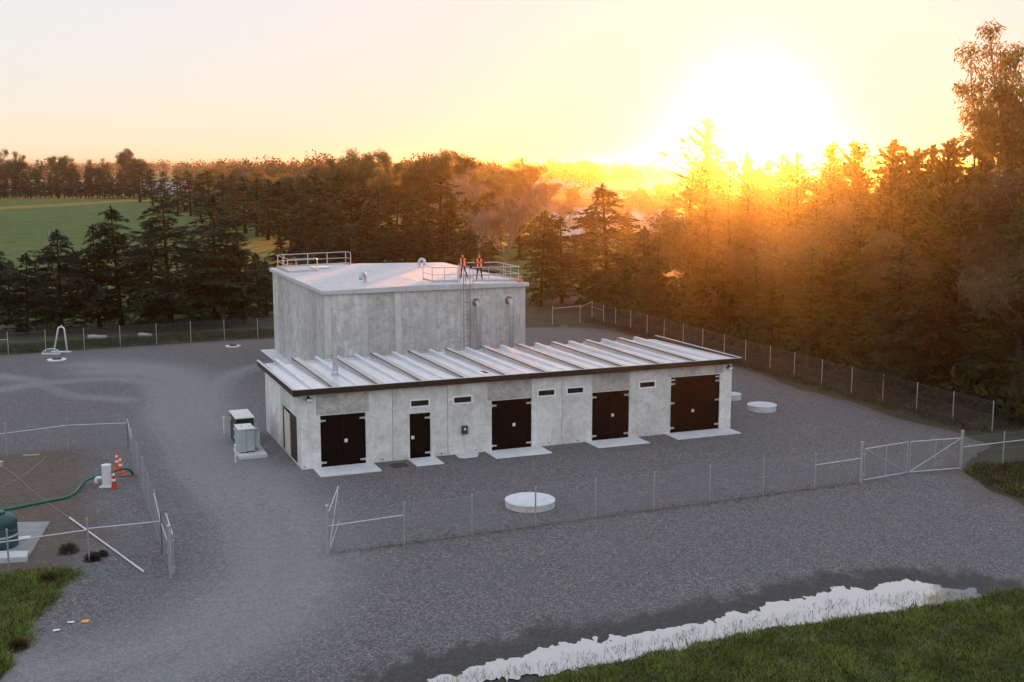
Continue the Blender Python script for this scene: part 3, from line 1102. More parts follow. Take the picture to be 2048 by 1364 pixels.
rm = (ru0 + ru1) / 2
RZ, RIDGE = 6.70, 0.14
n_ = 0
for v_ in (rv0, rv1):
    m.v += [(ru0, v_, TZ + 0.004), (ru1, v_, TZ + 0.004), (ru1, v_, RZ), (rm, v_, RZ + RIDGE), (ru0, v_, RZ), (rm, v_, TZ + 0.004)]
m.f = [(0, 5, 3, 4), (5, 1, 2, 3), (6, 10, 9, 11), (11, 9, 8, 7), (4, 3, 9, 10), (3, 2, 8, 9), (1, 7, 8, 2), (0, 4, 10, 6), (0, 6, 11, 5), (5, 11, 7, 1)]
m.build('roof_slab', M['concrete_roof'], tank, bevel=0.03)


def rz_at(u):
    return RZ + RIDGE * (1 - abs(u - rm) / (ru1 - rm))


m = MB()
m.prism([(4.9, 38.6), (4.9, 30.5), (5.2, 29.0), (5.2, 19.0), (5.98, 19.0), (5.98, 38.6)], -0.05, 0.05)
m.build('footing_apron', M['concrete_slab'], tank)


def arc(c, r, a0, a1, ax, ay, n=10):
    return [Vector(c) + Vector(ax) * (r * math.cos(a0 + (a1 - a0) * i / n)) + Vector(ay) * (r * math.sin(a0 + (a1 - a0) * i / n)) for i in range(n + 1)]


# downpipes with rusty flanges
for u0, z0 in ((16.68, 5.45), (19.15, 5.50)):
    m = MB()
    pts = [Vector((u0, TV0 + 0.02, z0)), Vector((u0, TV0 - 0.22, z0))]
    pts += arc((u0, TV0 - 0.22, z0 - 0.32), 0.32, math.pi / 2, 0, (0, -1, 0), (0, 0, 1), 8)
    pts += [Vector((u0, TV0 - 0.54, z0 - 0.4)), Vector((u0, TV0 - 0.54, 0.0))]
    dp = m.tube(pts, 0.165, 14).build('downpipe', simple('downpipe_grey', (0.47, 0.47, 0.48), (0.60, 0.60, 0.61), 4.0, 0.5, 0.2, 0.05), tank, smooth=True)
    m = MB()
    m.tube([(u0, TV0 - 0.09, z0), (u0, TV0 - 0.015, z0)], 0.27, 18)
    m.tube([(u0, TV0 - 0.20, z0), (u0, TV0 - 0.11, z0)], 0.20, 18)
    m.build('flange', M['rust'], dp)
    m = MB()
    m.box(u0 - 0.42, u0 + 0.32, TV0 - 0.013, TV0 - 0.001, z0 - 0.40, z0 + 0.42)
    m.build('patch_plate', M['concrete_strip'], dp)
# caged ladder
M['ladder'] = simple('weathered_galvanised', (0.30, 0.30, 0.305), (0.42, 0.42, 0.43), 14.0, 0.55, 0.5, 0.05, 60)
lad = thing('access_ladder', 'caged galvanised ladder climbing the front of the concrete reservoir', 'ladder', W(15.92, 19.72), YAW)
for s in (-0.23, 0.23):
    m = MB()
    pts = [Vector((s, 0, 2.3)), Vector((s, 0, 7.75))] + arc((s, 0.2, 7.75), 0.2, math.pi, math.pi / 2, (0, 1, 0), (0, 0, 1), 5) + [Vector((s, 0.75, 7.95)), Vector((s, 0.85, 7.85)), Vector((s, 0.85, 6.85))]
    m.tube(pts, 0.026, 8).build('stringer', M['ladder'], lad, smooth=True)
rung = MB().tube([(-0.23, 0, 0), (0.23, 0, 0)], 0.014, 6).mesh('rung', M['ladder'])
for i in range(15):
    link('rung', rung, lad, loc=(0, 0, 2.5 + i * 0.3))
hoop = MB().tube([Vector((0.23, 0, 0))] + arc((0, -0.33, 0), 0.36, 0.25, -math.pi - 0.25, (1, 0, 0), (0, 1, 0), 14)[0:] + [Vector((-0.23, 0, 0))], 0.017, 5).mesh('cage_hoop', M['ladder'])
for z in (3.9, 4.75, 5.6, 6.45, 7.3):
    link('cage_hoop', hoop, lad, loc=(0, 0, z))
for i in range(5):
    a = 0.1 - i * (math.pi + 0.2) / 4
    m = MB()
    x, y = 0.36 * math.cos(a), -0.33 + 0.36 * math.sin(a)
    m.tube([(x, y, 3.9), (x, y, 7.3)], 0.012, 5).build('cage_bar', M['ladder'], lad)
for z in (3.0, 4.6, 6.2):
    m = MB()
    for s in (-0.23, 0.23):
        m.bar((s, 0.0, z), (s, 0.29, z), 0.05, 0.012)
    m.build('wall_bracket', M['ladder'], lad)


def guard(name, label, pts, posts, loops, group=None):
    """guard rail: pts in tank frame, top + mid rail + toe board, posts"""
    o = thing(name, label, 'guard rail', W(pts[0][0], pts[0][1], rz_at(pts[0][0])), YAW, group)
    o0 = Vector((pts[0][0], pts[0][1], rz_at(pts[0][0])))
    P3 = [Vector((p[0], p[1], rz_at(p[0]))) - o0 for p in pts]
    for nm, hz, r in (('top_rail', 1.05, 0.030), ('mid_rail', 0.56, 0.024)):
        q = [p + Vector((0, 0, hz)) for p in P3]
        if nm == 'top_rail':
            if loops[0]:
                d = (P3[1] - P3[0]).normalized()
                q = [P3[0] + Vector((0, 0, 0.0)), P3[0] + Vector((0, 0, hz - 0.12)), P3[0] + d * 0.04 + Vector((0, 0, hz - 0.03)), P3[0] + d * 0.13 + Vector((0, 0, hz))] + q[1:]
            if loops[1]:
                d = (P3[-2] - P3[-1]).normalized()
                q = q[:-1] + [P3[-1] + d * 0.13 + Vector((0, 0, hz)), P3[-1] + d * 0.04 + Vector((0, 0, hz - 0.03)), P3[-1] + Vector((0, 0, hz - 0.12)), P3[-1].copy()]
        MB().tube(q, r, 8).build(nm, M['galv'], o)
    for a, b in zip(P3[:-1], P3[1:]):
        MB().bar(a + Vector((0, 0, 0.10)), b + Vector((0, 0, 0.10)), 0.012, 0.15).build('toe_board', M['galv'], o)
    pm = MB()
    pm.tube([(0, 0, 0.012), (0, 0, 1.03)], 0.026, 8)
    pm.box(-0.07, 0.07, -0.07, 0.07, 0.0, 0.012)
    pme = pm.mesh('post', M['galv'])
    for (u_, v_) in posts:
        link('post', pme, o, loc=Vector((u_, v_, rz_at(u_))) - o0)
    return o


guard('guard_rail', 'three-sided galvanised guard rail round the hatch at the left end of the reservoir roof',
      [(8.55, 33.3), (6.35, 33.3), (6.3, 38.05), (12.1, 38.05), (12.15, 37.0)],
      [(6.9, 33.3), (6.36, 33.9), (6.33, 35.7), (6.31, 37.5), (6.9, 38.05), (8.85, 38.05), (10.45, 38.05), (12.0, 38.05)], (True, True))
guard('guard_rail', 'galvanised guard rail left of the ladder head on the reservoir roof',
      [(13.78, 22.9), (13.9, 20.95), (15.7, 20.85)], [(13.9, 21.2), (14.7, 20.9), (15.65, 20.85)], (True, False))
guard('guard_rail', 'long galvanised guard rail right of the ladder head at the reservoir roof edge',
      [(16.75, 20.85), (20.3, 20.7), (20.2, 24.9), (17.2, 24.95)], [(16.8, 20.85), (17.95, 20.8), (19.2, 20.75), (20.28, 20.9), (20.25, 22.3), (20.22, 23.6), (19.0, 24.93)], (False, True))
# roof hatch and goosenecks
ht = thing('roof_hatch', 'flat pale hatch lid inside the left guard rail on the reservoir roof', 'hatch', W(9.35, 36.0, rz_at(9.35)), YAW)
MB().box(-0.6, 0.6, -0.75, 0.75, -0.02, 0.10).build('kerb', M['concrete_strip'], ht)
MB().box(-0.66, 0.66, -0.81, 0.81, 0.102, 0.14).build('lid', M['palecap'], ht, bevel=0.01)
for (u_, v_, rz_, lab) in ((9.75, 23.7, 0.6, 'gooseneck vent pipe nearest the front edge of the reservoir roof'), (17.05, 34.0, 2.4, 'gooseneck vent pipe far back on the reservoir roof behind the left standing person')):
    gn = thing('gooseneck_vent', lab, 'vent pipe', W(u_, v_, rz_at(u_) - 0.02), YAW + rz_, 'gooseneck vents on the reservoir roof')
    pts = [Vector((0, 0, 0)), Vector((0, 0, 0.45))] + arc((-0.22, 0, 0.45), 0.22, 0, math.pi, (1, 0, 0), (0, 0, 1), 10) + [Vector((-0.44, 0, 0.22))]
    MB().tube(pts, 0.12, 12, caps=False).build('pipe', M['galv'], gn, smooth=True)
    MB().lathe([(0.19, 0.0), (0.19, 0.03), (0.13, 0.04)], 14).build('base_flange', M['galv'], gn)
    MB().tube([(-0.44, 0, 0.215), (-0.44, 0, 0.26)], 0.135, 12).build('insect_screen', M['rust'], gn)
vt = MB()
vt.lathe([(0.10, 0.0), (0.10, 0.1), (0.20, 0.12), (0.20, 0.17), (0.05, 0.2)], 14)
tag(vt.build('roof_vent_cap', M['palecap'], None, loc=W(14.95, 21.3, rz_at(14.95)), rz=YAW), 'small white mushroom vent cap behind the rail left of the ladder', 'vent cap')
M['hivis_faded'] = simple('faded_orange_cloth', (0.55, 0.16, 0.05), (0.75, 0.30, 0.12), 9.0, 0.8)
bag = thing('orange_bag', 'orange and brown bag lying on the reservoir roof corner by the rail', 'bag', W(20.15, 20.35, rz_at(20.15)), YAW + 0.2)


def blob(seed, rx, ry, rz, k=14, q=8, amp=0.25):
    rg = random.Random(seed)
    m = MB()
    ph = [rg.uniform(0, 6.28) for _ in range(4)]
    for i in range(q + 1):
        th = math.pi * i / q
        for j in range(k):
            a = 2 * math.pi * j / k
            s = 1 + amp * (0.5 * math.sin(2 * a + ph[0]) + 0.35 * math.sin(3 * a + 2 * th + ph[1]) + 0.3 * math.sin(4 * th + ph[2] + a))
            m.v.append((rx * s * math.sin(th) * math.cos(a), ry * s * math.sin(th) * math.sin(a), rz * math.cos(th) * (1 + 0.2 * amp * math.sin(3 * a + ph[3]))))
    for i in range(q):
        for j in range(k):
            a, b = i * k + j, i * k + (j + 1) % k
            m.f.append((a, a + k, b + k, b))
    return m


m = blob(3, 0.26, 0.2, 0.13)
m.v = [(x, y, z + 0.12) for x, y, z in m.v]
m.build('bag_body', M['hivis_faded'], bag, smooth=True)
m = blob(5, 0.22, 0.18, 0.15)
m.v = [(x + 0.42, y, z + 0.14) for x, y, z in m.v]
m.build('bag_flap', M['bark'], bag, smooth=True)
MB().tube([(-0.2, 0, 0.3), (-0.1, -0.05, 0.42), (0.05, -0.05, 0.42), (0.15, 0, 0.31)], 0.018, 6).build('strap', M['white'], bag)

# ------------------------------------------------------------------ transformer and cabinet
pad = MB().box(-2.50, -1.08, 3.25, 5.35, -0.1, 0.15)
tag(pad.build('equipment_pad', M['concrete_slab'], None, bevel=0.015, loc=PH, rz=YAW), 'concrete pad under the grey transformer left of the pump house', 'concrete pad')
tf = thing('transformer', 'pale grey finned transformer cabinet on a concrete pad', 'transformer', W(-2.0, 4.5, 0.15), YAW)
MB().box(-0.44, -0.06, -0.62, 0.7, 0.06, 1.24).build('cabinet', M['greybox'], tf, bevel=0.015)
MB().box(-0.055, 0.40, -0.55, 0.7, 0.06, 1.24).build('cabinet', M['greybox'], tf, bevel=0.015)
MB().box(-0.46, 0.42, -0.64, 0.72, 1.245, 1.28).build('lid', M['palecap'], tf, bevel=0.01)
fin = MB().box(0.0, 0.26, -0.008, 0.008, 0.0, 0.88).mesh('cooling_fin', M['greybox'])
for i in range(9):
    link('cooling_fin', fin, tf, loc=(0.43, -0.38 + i * 0.115, 0.2))
for z in (0.2, 1.06):
    MB().bar((0.66, -0.4, z), (0.66, 0.58, z), 0.06, 0.05).build('fin_header', M['greybox'], tf)
for y in (-0.3, 0.0, 0.3):
    MB().tube([(0.41, y, 1.15), (0.62, y, 1.15), (0.66, y, 1.09)], 0.035, 8).build('oil_pipe', M['galv'], tf)
for x, y in ((-0.2, -0.1), (0.2, -0.1)):
    MB().tube([(x, y, 1.28), (x, y, 1.34), (x + 0.02, y, 1.38)], 0.02, 6).build('lifting_eye', M['galv'], tf)
for x in (-0.02, 0.32):
    MB().box(x - 0.03, x + 0.03, -0.585, -0.55, 0.0, 0.075).build('foot', M['black'], tf)
for z, h_ in ((1.0, 0.10), (0.42, 0.12)):
    MB().box(-0.28, -0.20, -0.634, -0.6205, z, z + h_).build('label_plate', M['hinge'], tf)
kb = thing('switch_cabinet', 'dark green electrical cabinet with pale lid behind the grey transformer', 'cabinet', W(-1.70, 7.35, 0.0), YAW)
MB().box(-0.47, 0.47, -1.05, 1.05, 0.0, 1.46).build('body', M['darkgreen'], kb, bevel=0.02)
MB().box(-0.52, 0.52, -1.12, 1.12, 1.465, 1.53).build('lid', M['palecap'], kb, bevel=0.012)
for y, z in ((0.75, 1.15), (-0.2, 0.75), (-0.2, 0.3)):
    MB().box(-0.482, -0.4705, y - 0.09, y + 0.09, z - 0.07, z + 0.07).build('sticker', M['white'], kb)
for p, hh, lab in ((gp(448.7, 867.9), 1.0, 'slim white bollard left of the dark green cabinet'), (gp(471.5, 924.7), 0.95, 'slim white bollard in front of the grey transformer')):
    bo = thing('bollard', lab, 'bollard', p, 0, 'bollards by the transformer')
    MB().lathe([(0.045, -0.05), (0.045, hh - 0.1)], 12).build('tube', M['pvc'], bo)
    MB().lathe([(0.06, hh - 0.1), (0.06, hh - 0.02), (0.03, hh)], 12).build('cap', M['white'], bo)

# ------------------------------------------------------------------ standpipe, cones, hose
sp_ = thing('well_standpipe', 'white capped standpipe with bent side outlet beside orange cones', 'standpipe', gp(214.5, 972), 0)
MB().lathe([(0.215, 0.0), (0.215, 1.0), (0.205, 1.02), (0.19, 1.03)], 24).build('casing', M['pvc'], sp_)
MB().lathe([(0.225, 0.94), (0.225, 1.035), (0.15, 1.05)], 24).build('cap', M['pvc'], sp_)
MB().tube([Vector((-0.2, -0.05, 0.42)), Vector((-0.36, -0.06, 0.42))] + arc((-0.36, -0.06, 0.28), 0.14, math.pi / 2, math.pi, (1, 0, 0), (0, 0, 1), 6) + [Vector((-0.5, -0.06, 0.14))], 0.075, 10).build('outlet_elbow', M['white'], sp_, smooth=True)
MB().prism([(-0.3, -0.3), (0.3, -0.3), (0.3, 0.3), (-0.3, 0.3)], -0.02, 0.03).build('base_plate', M['concrete_slab'], sp_)


def make_cone(lab, p, mat, rz):
    c_ = thing('traffic_cone', lab, 'traffic cone', p, rz, 'traffic cones by the standpipe')
    MB().prism([(0.19, 0.06), (0.06, 0.19), (-0.06, 0.19), (-0.19, 0.06), (-0.19, -0.06), (-0.06, -0.19), (0.06, -0.19), (0.19, -0.06)], 0.0, 0.04).build('base', mat, c_, bevel=0.008)
    MB().lathe([(0.135, 0.04), (0.125, 0.06), (0.035, 0.86), (0.028, 0.865)], 18).build('shaft', mat, c_, smooth=False)
    for z0, z1 in ((0.36, 0.47), (0.62, 0.74)):
        r0, r1 = [0.125 - (z - 0.06) * 0.1125 + 0.004 for z in (z0, z1)]
        MB().lathe([(r0, z0), (r1, z1)], 18, caps=False).build('reflective_band', M['white'], c_)


make_cone('grubby dark orange cone leaning against the front of the white standpipe', gp(228.5, 976.5), M['orange_dark'], 0.2)
make_cone('bright orange cone standing under the green hose, front one of the pair', gp(241.5, 945.5), M['orange'], 0.5)
make_cone('bright orange cone half hidden behind another cone by the hose', gp(234.5, 938.5), M['orange'], 0.1)


def z6(a, b, z=0.0):
    return gp(150 + a / 10.24, 880 + b / 10.24, z)


hp = [gp(-60, 1021, 0.06), gp(0, 1019.5, 0.06), gp(40, 1013, 0.06), gp(90, 1003, 0.06), gp(130, 995, 0.06), gp(150, 985, 0.06), gp(162, 970, 0.1), gp(178, 958, 0.25), gp(205, 950, 0.42), gp(226, 943, 0.55), gp(240, 938, 0.62), gp(252, 937, 0.55), gp(261, 941, 0.35), gp(266, 948, 0.05)]
hp = smooth_line(hp, 6)
hs_ = MB().tube(hp, 0.062, 9).build('suction_hose', M['hose'], smooth=True)
tag(hs_, 'long green suction hose snaking from the standpipe across the stony ground', 'hose')
for a, b, w_, lab in ((247, 951.5, 0.3, 'flat reddish paver lying left of the hose end'), (263.5, 951, 0.36, 'flat reddish paver under the end of the green hose')):
    pv = MB().prism([(-w_ * 0.7, -0.14), (w_ * 0.55, -0.16), (w_ * 0.75, 0.12), (-w_ * 0.45, 0.15)], 0.0, 0.05)
    tag(pv.build('paver', M['brick'], None, bevel=0.008, loc=gp(a, b)), lab, 'paver', 'pavers at the hose end')

# ------------------------------------------------------------------ green tank, slab, pole, cable
sl = MB().prism([gp(100, 1046), gp(60, 1112), gp(-120, 1120), gp(-120, 1052)][::-1], -0.1, 0.08)
tag(sl.build('tank_slab', simple('grey_slab', (0.24, 0.24, 0.24), (0.34, 0.34, 0.33), 1.5, 0.9), None, bevel=0.015), 'grey concrete slab carrying the green tank at the left edge', 'concrete slab')
st_ = MB().prism([gp(57.5, 1112), gp(54, 1124), gp(-120, 1135), gp(-120, 1114.5)][::-1], -0.1, 0.22)
tag(st_.build('slab_step', M['concrete_slab'], None, bevel=0.015), 'pale concrete step in front of the green tank slab', 'step')
gtk = thing('green_tank', 'rounded teal green plastic tank on slab at the left edge', 'tank', gp(2, 1092, 0.08), 0)
MB().lathe([(0.62, 0.0), (0.65, 0.03), (0.65, 0.40), (0.63, 0.46), (0.65, 0.52), (0.65, 0.98), (0.64, 1.08), (0.58, 1.20), (0.45, 1.29), (0.25, 1.33), (0.05, 1.34)], 36).build('body', M['tankgreen'], gtk, smooth=True)
MB().lathe([(0.662, 0.44), (0.675, 0.46), (0.675, 0.50), (0.662, 0.52)], 36, caps=False).build('band', M['greybox'], gtk)
MB().lathe([(0.24, 1.32), (0.24, 1.40), (0.2, 1.43)], 20).build('lid', M['tankgreen'], gtk)
bx = MB().box(-0.32, 0.28, -0.22, 0.22, 0.0, 0.06)
tag(bx.build('paper_sack', M['paper'], None, bevel=0.02, loc=gp(47, 1078, 0.08), rz=0.4), 'flat white sack lying on the slab beside the green tank', 'sack')
p0, p1 = gp(139, 1035, 0.06), gp(287, 1143, 0.05)
tag(MB().tube([p0, p1], 0.036, 8).build('steel_pole', M['pvc']), 'long pale pole lying on the gravel under the fence rail', 'pole')
cb = [gp(2, 931, 0.25), gp(30, 950, 0.05), gp(70, 985, 0.03), gp(110, 1015, 0.03), gp(138, 1035, 0.05)]
tag(MB().tube(smooth_line(cb, 5), 0.009, 5).build('pale_cord', M['log']), 'thin pale cord running from the pole end to the left edge', 'cord')
cb = [gp(-10, 978, 0.03), gp(20, 965, 0.03), gp(55, 945, 0.03), gp(85, 920, 0.03), gp(92, 912, 0.02)]
tag(MB().tube(smooth_line(cb, 5), 0.009, 5).build('brown_cord', M['log']), 'curved brown cord lying across the stony soil', 'cord')
tag(MB().bar(gp(46, 911, 0.04), gp(79, 909, 0.04), 0.12, 0.06).build('plank', M['log']), 'short weathered plank lying at the edge of the soil patch', 'plank')
tag(MB().box(-0.12, 0.12, -0.1, 0.1, 0, 0.3).build('cord_box', M['galv'], None, bevel=0.02, loc=gp(2, 934)), 'small grey box at the left edge where the cord starts', 'box')
# papers on the gravel
for (a, b, mt, w_, d_, r_, lab) in ((113, 1262, 'paper', 0.21, 0.15, 0.3, 'crumpled white paper nearest the lower left grass'), (142, 1246, 'paper', 0.21, 0.14, 0.15, 'flat white paper left of the orange card'), (171, 1244, 'card', 0.24, 0.24, 0.1, 'orange card lying flat on the gravel')):
    m = MB()
    n = 5
    rg = random.Random(a)
    for i in range(n):
        for j in range(n):
            m.v.append((-w_ / 2 + w_ * i / (n - 1), -d_ / 2 + d_ * j / (n - 1), 0.03 + rg.uniform(0, 0.015)))
    for i in range(n - 1):
        for j in range(n - 1):
            q = i * n + j
            m.f.append((q, q + n, q + n + 1, q + 1))
    o = m.build('paper_sheet' if mt == 'paper' else 'orange_card', M[mt], None, loc=gp(a, b), rz=r_)
    s_ = o.modifiers.new('thickness', 'SOLIDIFY')
    s_.thickness = 0.006
    tag(o, lab, 'paper' if mt == 'paper' else 'card')

# ------------------------------------------------------------------ round chamber lids
for (a, b, r_, hh, lab) in ((1060, 1011, 1.10, 0.24, 'largest round concrete chamber lid behind the front fence'), (1523.5, 820, 0.88, 0.30, 'round concrete chamber lid right of the pump house'), (1463, 798, 0.62, 0.30, 'round concrete chamber lid half hidden by the pump house end')):
    ch = thing('chamber_lid', lab, 'chamber lid', gp(a, b), 0.35, 'round concrete chamber lids')
    MB().lathe([(r_, -0.05), (r_, hh)], 48).build('ring', M['concrete'], ch)
    for s in (0, 1):
        pts = [(0.008 * (1 if s else -1) + 0, 0)]
        arcp = [(r_ * 1.02 * math.cos(math.pi * (i / 24) + math.pi * s), r_ * 1.02 * math.sin(math.pi * (i / 24) + math.pi * s) + (-0.006 if s else 0.006)) for i in range(25)]
        MB().prism(arcp, hh + 0.003, hh + 0.055).build('lid_half', M['concrete_roof'], ch, bevel=0.008)
# manholes, pump and basket by the back fence
for (a, b, r_, lab) in ((466, 693, 0.62, 'low manhole collar with dark lid left of the reservoir'), (114, 720, 0.72, 'low manhole collar with dark lid in front of the pipe arch')):
    mh = thing('manhole', lab, 'manhole', gp(a, b), 0.3, 'manholes on the left yard')
    rg = random.Random(a)
    MB().prism([(r_ * rg.uniform(0.88, 1.08) * math.cos(i * 0.349), r_ * rg.uniform(0.88, 1.08) * math.sin(i * 0.349)) for i in range(18)], -0.03, 0.07).build('collar', M['concrete_slab'], mh)
    MB().lathe([(r_ * 0.48, 0.05), (r_ * 0.48, 0.16), (r_ * 0.4, 0.175)], 20).build('lid', M['grate'], mh)
pa = thing('pipe_arch', 'white bent pipe arch on a small slab by the back fence', 'pipe arch', gp(126, 704), 0)
MB().tube([Vector((-0.78, 0.1, 0.0)), Vector((-0.32, 0, 1.75))] + arc((-0.05, 0, 1.78), 0.27, math.pi * 0.95, math.pi * 0.05, (1, 0, 0), (0, 0, 1), 8) + [Vector((0.22, 0, 1.7)), Vector((0.36, 0, 0.0))], 0.07, 10).build('pipe', M['pvc'], pa, smooth=True)
MB().tube([(0.02, 0, 2.02), (0.02, 0, 2.22)], 0.03, 6).build('air_valve', M['pvc'], pa)
MB().box(-0.9, 0.65, -0.25, 0.2, -0.05, 0.06).build('slab', M['concrete_slab'], pa)
gb = thing('tilted_grille', 'tilted round grey grille panel beside the pipe arch', 'grille', gp(102, 709), 0)
m = MB()
arcp = arc((0, 0, 0), 0.72, 0.0, math.pi, (1, 0, 0), (0, 0.25, 0.62), 16)
m.tube(arcp, 0.05, 8).build('rim', M['galv'], gb, smooth=True)
MB().bar((-0.74, -0.02, 0.05), (0.72, -0.02, 0.05), 0.16, 0.1).build('sill', M['concrete_slab'], gb)
for i in range(11):
    x = -0.6 + 0.12 * i
    hh = math.sqrt(max(0.72 ** 2 - x * x, 0.01))
    MB().bar((x, 0, 0.05), (x, 0.25 * hh, 0.62 * hh), 0.025, 0.025).build('slat', M['galv'], gb)
MB().box(-0.03, 0.03, -0.03, 0.03, 0, 0.02)
for (a, b, L0, r0, rz_, lab) in ((185, 683, 1.6, 0.2, 0.05, 'pale weathered log under the trees behind the left fence post'), (282, 680, 1.2, 0.22, -0.1, 'short pale log under the trees behind the back fence')):
    m = MB()
    rg = random.Random(a)
    m.tube([(-L0 / 2, 0, r0), (-L0 / 4, 0.05, r0 * 1.1), (0.1, 0.02, r0 * 0.95), (L0 / 3, -0.04, r0), (L0 / 2, 0.02, r0 * 1.25)], [r0 * 0.9, r0 * 1.05, r0 * 0.9, r0 * 0.85, r0 * 0.5], 9)
    m.tube([(L0 * 0.2, 0, r0), (L0 * 0.35, -0.2, r0 * 2.0)], [0.06, 0.03], 6)
    tag(m.build('fallen_log', M['log'], None, smooth=True, loc=gp(a, b) + Vector((0, 1.2, 0)), rz=rz_), lab, 'log')

# ------------------------------------------------------------------ fences
POST_H = 1.72
post_me = MB().lathe([(0.032, -0.1), (0.032, POST_H - 0.03), (0.036, POST_H - 0.03), (0.036, POST_H), (0.012, POST_H + 0.015)], 10).mesh('post', M['galv'])
post_big = MB().lathe([(0.075, -0.1), (0.075, 1.95), (0.085, 1.95), (0.085, 1.99), (0.02, 2.02)], 12).mesh('gate_post', M['galv'])


def link_mesh(a, b, h0, h1, pitch=0.085, r=0.0017):
    """chain link between two post feet (vectors): crossed wires as three-sided rods"""
    a, b = Vector(a), Vector(b)
    d = b - a
    Ln = d.length
    d.normalize()
    hgt = h1 - h0
    n = d.cross(Vector((0, 0, 1)))
    segs = []
    st = pitch * 1.35
    k = -hgt
    while k < Ln:
        for s in (0, 1):
            x0, x1 = k, k + hgt
            y0, y1 = 0.0, hgt
            if x0 < 0:
                y0, x0 = -x0, 0.0
            if x1 > Ln:
                y1, x1 = y1 - (x1 - Ln), Ln
            if x1 - x0 > 0.02:
                if s:
                    x0, x1 = Ln - x0, Ln - x1
                segs.append((x0, h0 + y0, x1, h0 + y1, s))
        k += st
    S = np.array(segs)
    A_ = np.outer(S[:, 0], d) + np.outer(S[:, 1], [0, 0, 1]) + np.array(a)
    B_ = np.outer(S[:, 2], d) + np.outer(S[:, 3], [0, 0, 1]) + np.array(a)
    A_ += np.outer(S[:, 4] * 0.004, n)
    B_ += np.outer(S[:, 4] * 0.004, n)
    dirv = B_ - A_
    dirv /= np.linalg.norm(dirv, axis=1)[:, None]
    side = np.cross(dirv, np.array(n))
    vs = []
    for P_ in (A_, B_):
        for ang in (0, 2.094, 4.189):
            vs.append(P_ + r * (math.cos(ang) * np.array(n)[None] + math.sin(ang) * side))
    N = len(S)
    V_ = np.concatenate(vs)
    i = np.arange(N)
    faces = np.concatenate([np.stack([i + q * N, i + ((q + 1) % 3) * N, i + (3 + (q + 1) % 3) * N, i + (3 + q) * N], 1) for q in range(3)])
    return V_, faces


def make_fence(name, label, pts, big=(), rails=(), skip=(), group='chain-link fence runs', h=POST_H, wires=True):
    o = thing(name, label, 'fence', pts[0], 0, group)
    o0 = Vector(pts[0])
    for i, p in enumerate(pts):
        link('gate_post' if i in big else 'post', post_big if i in big else post_me, o, loc=Vector(p) - o0)
    for i in range(len(pts) - 1):
        if i in skip:
            continue
        a, b = Vector(pts[i]) - o0, Vector(pts[i + 1]) - o0
        V_, F_ = link_mesh(a, b, 0.04, h - 0.06)
        link('mesh_panel', np_mesh('mesh_panel', V_, F_, M['wire']), o)
        for z in (0.06, h * 0.5, h - 0.07):
            MB().tube([a + Vector((0, 0, z)), b + Vector((0, 0, z))], 0.0035, 4, caps=False).build('strain_wire', M['wire'], o)
    for (i, j, z0, z1) in rails:
        a, b = Vector(pts[i]) - o0, Vector(pts[j]) - o0
        MB().tube([a + Vector((0, 0, z0)), b + Vector((0, 0, z1))], 0.028, 8).build('brace_rail', M['galv'], o)
    return o


def make_gate(name, label, a, b, h=1.62, brace=1, group=None, z0=0.1):
    """gate leaf hinged at a, free end at b"""
    a, b = Vector(a), Vector(b)
    o = thing(name, label, 'gate', a, 0, group)
    d = b - a
    z = Vector((0, 0, 1))
    f_ = MB()
    q = [z * z0, d + z * z0, d + z * h, z * h]
    for i in range(4):
        MB().tube([q[i], q[(i + 1) % 4]], 0.028, 8).build('frame_tube', M['galv'], o)
    MB().tube([d * 0.5 + z * z0, d * 0.5 + z * h], 0.022, 8).build('frame_tube', M['galv'], o)
    if brace:
        e = (q[0], q[2]) if brace > 0 else (q[3], q[1])
        MB().tube(e, 0.022, 8).build('brace', M['galv'], o)
    V_, F_ = link_mesh(Vector((0, 0, 0)), d, z0, h)
    link('mesh_panel', np_mesh('mesh_panel', V_, F_, M['wire']), o)
    for zz in (0.35, 1.35):
        MB().box(-0.05, 0.05, -0.05, 0.05, zz, zz + 0.06).build('hinge', M['galv'], o)
    MB().box(-0.04, 0.04, -0.03, 0.03, 0, 0.12).build('latch', M['galv'], o, loc=d * 0.985 + z * (h * 0.55))
    return o


ffp = px((656, 1110), (809, 1088), (944, 1070), (1071, 1052.4), (1191, 1036), (1308, 1020), (1419, 1005), (1526, 991), (1629, 978), (1721, 965.5))
make_fence('chain_link_fence', 'chain-link fence run across the foreground with needle litter at its foot', ffp, big=(0, 9), rails=((0, 1, 1.15, 1.2), (8, 9, 1.15, 1.2)))
gA, gB = gp(1727, 964), gp(1919, 940)
gM = gp(1817, 948)
make_gate('gate_leaf', 'left leaf of the closed double gate on the right', gA, gp(1813, 948.5), brace=-1, group='closed double gate leaves')
make_gate('gate_leaf', 'right leaf of the closed double gate on the right with diagonal brace', gB, gp(1818, 948), brace=-1, group='closed double gate leaves')
make_fence('chain_link_fence', 'short chain-link fence run from the right gate post to the right edge', px((1921, 939.5), (2005, 930), (2100, 919), (2200, 908)), big=(0,), rails=((0, 1, 1.15, 1.18), (1, 2, 1.18, 1.2)))
make_gate('gate_leaf', 'open gate leaf swung inwards at the left end of the front fence', gp(656, 1110) + Vector((0.02, 0.14, 0)), gp(678, 1047.5), brace=1)
make_fence('chain_link_fence', 'long chain-link fence run along the forest edge on the right', fr, rails=((0, 1, 1.1, 1.15),))
make_fence('chain_link_fence', 'short chain-link corner run at the forest edge right of the reservoir', px((1040, 650), (1105, 648.6), (1160, 645.5), (1184, 636.2)), rails=((1, 2, 1.5, 1.6), (2, 3, 1.5, 1.6)))
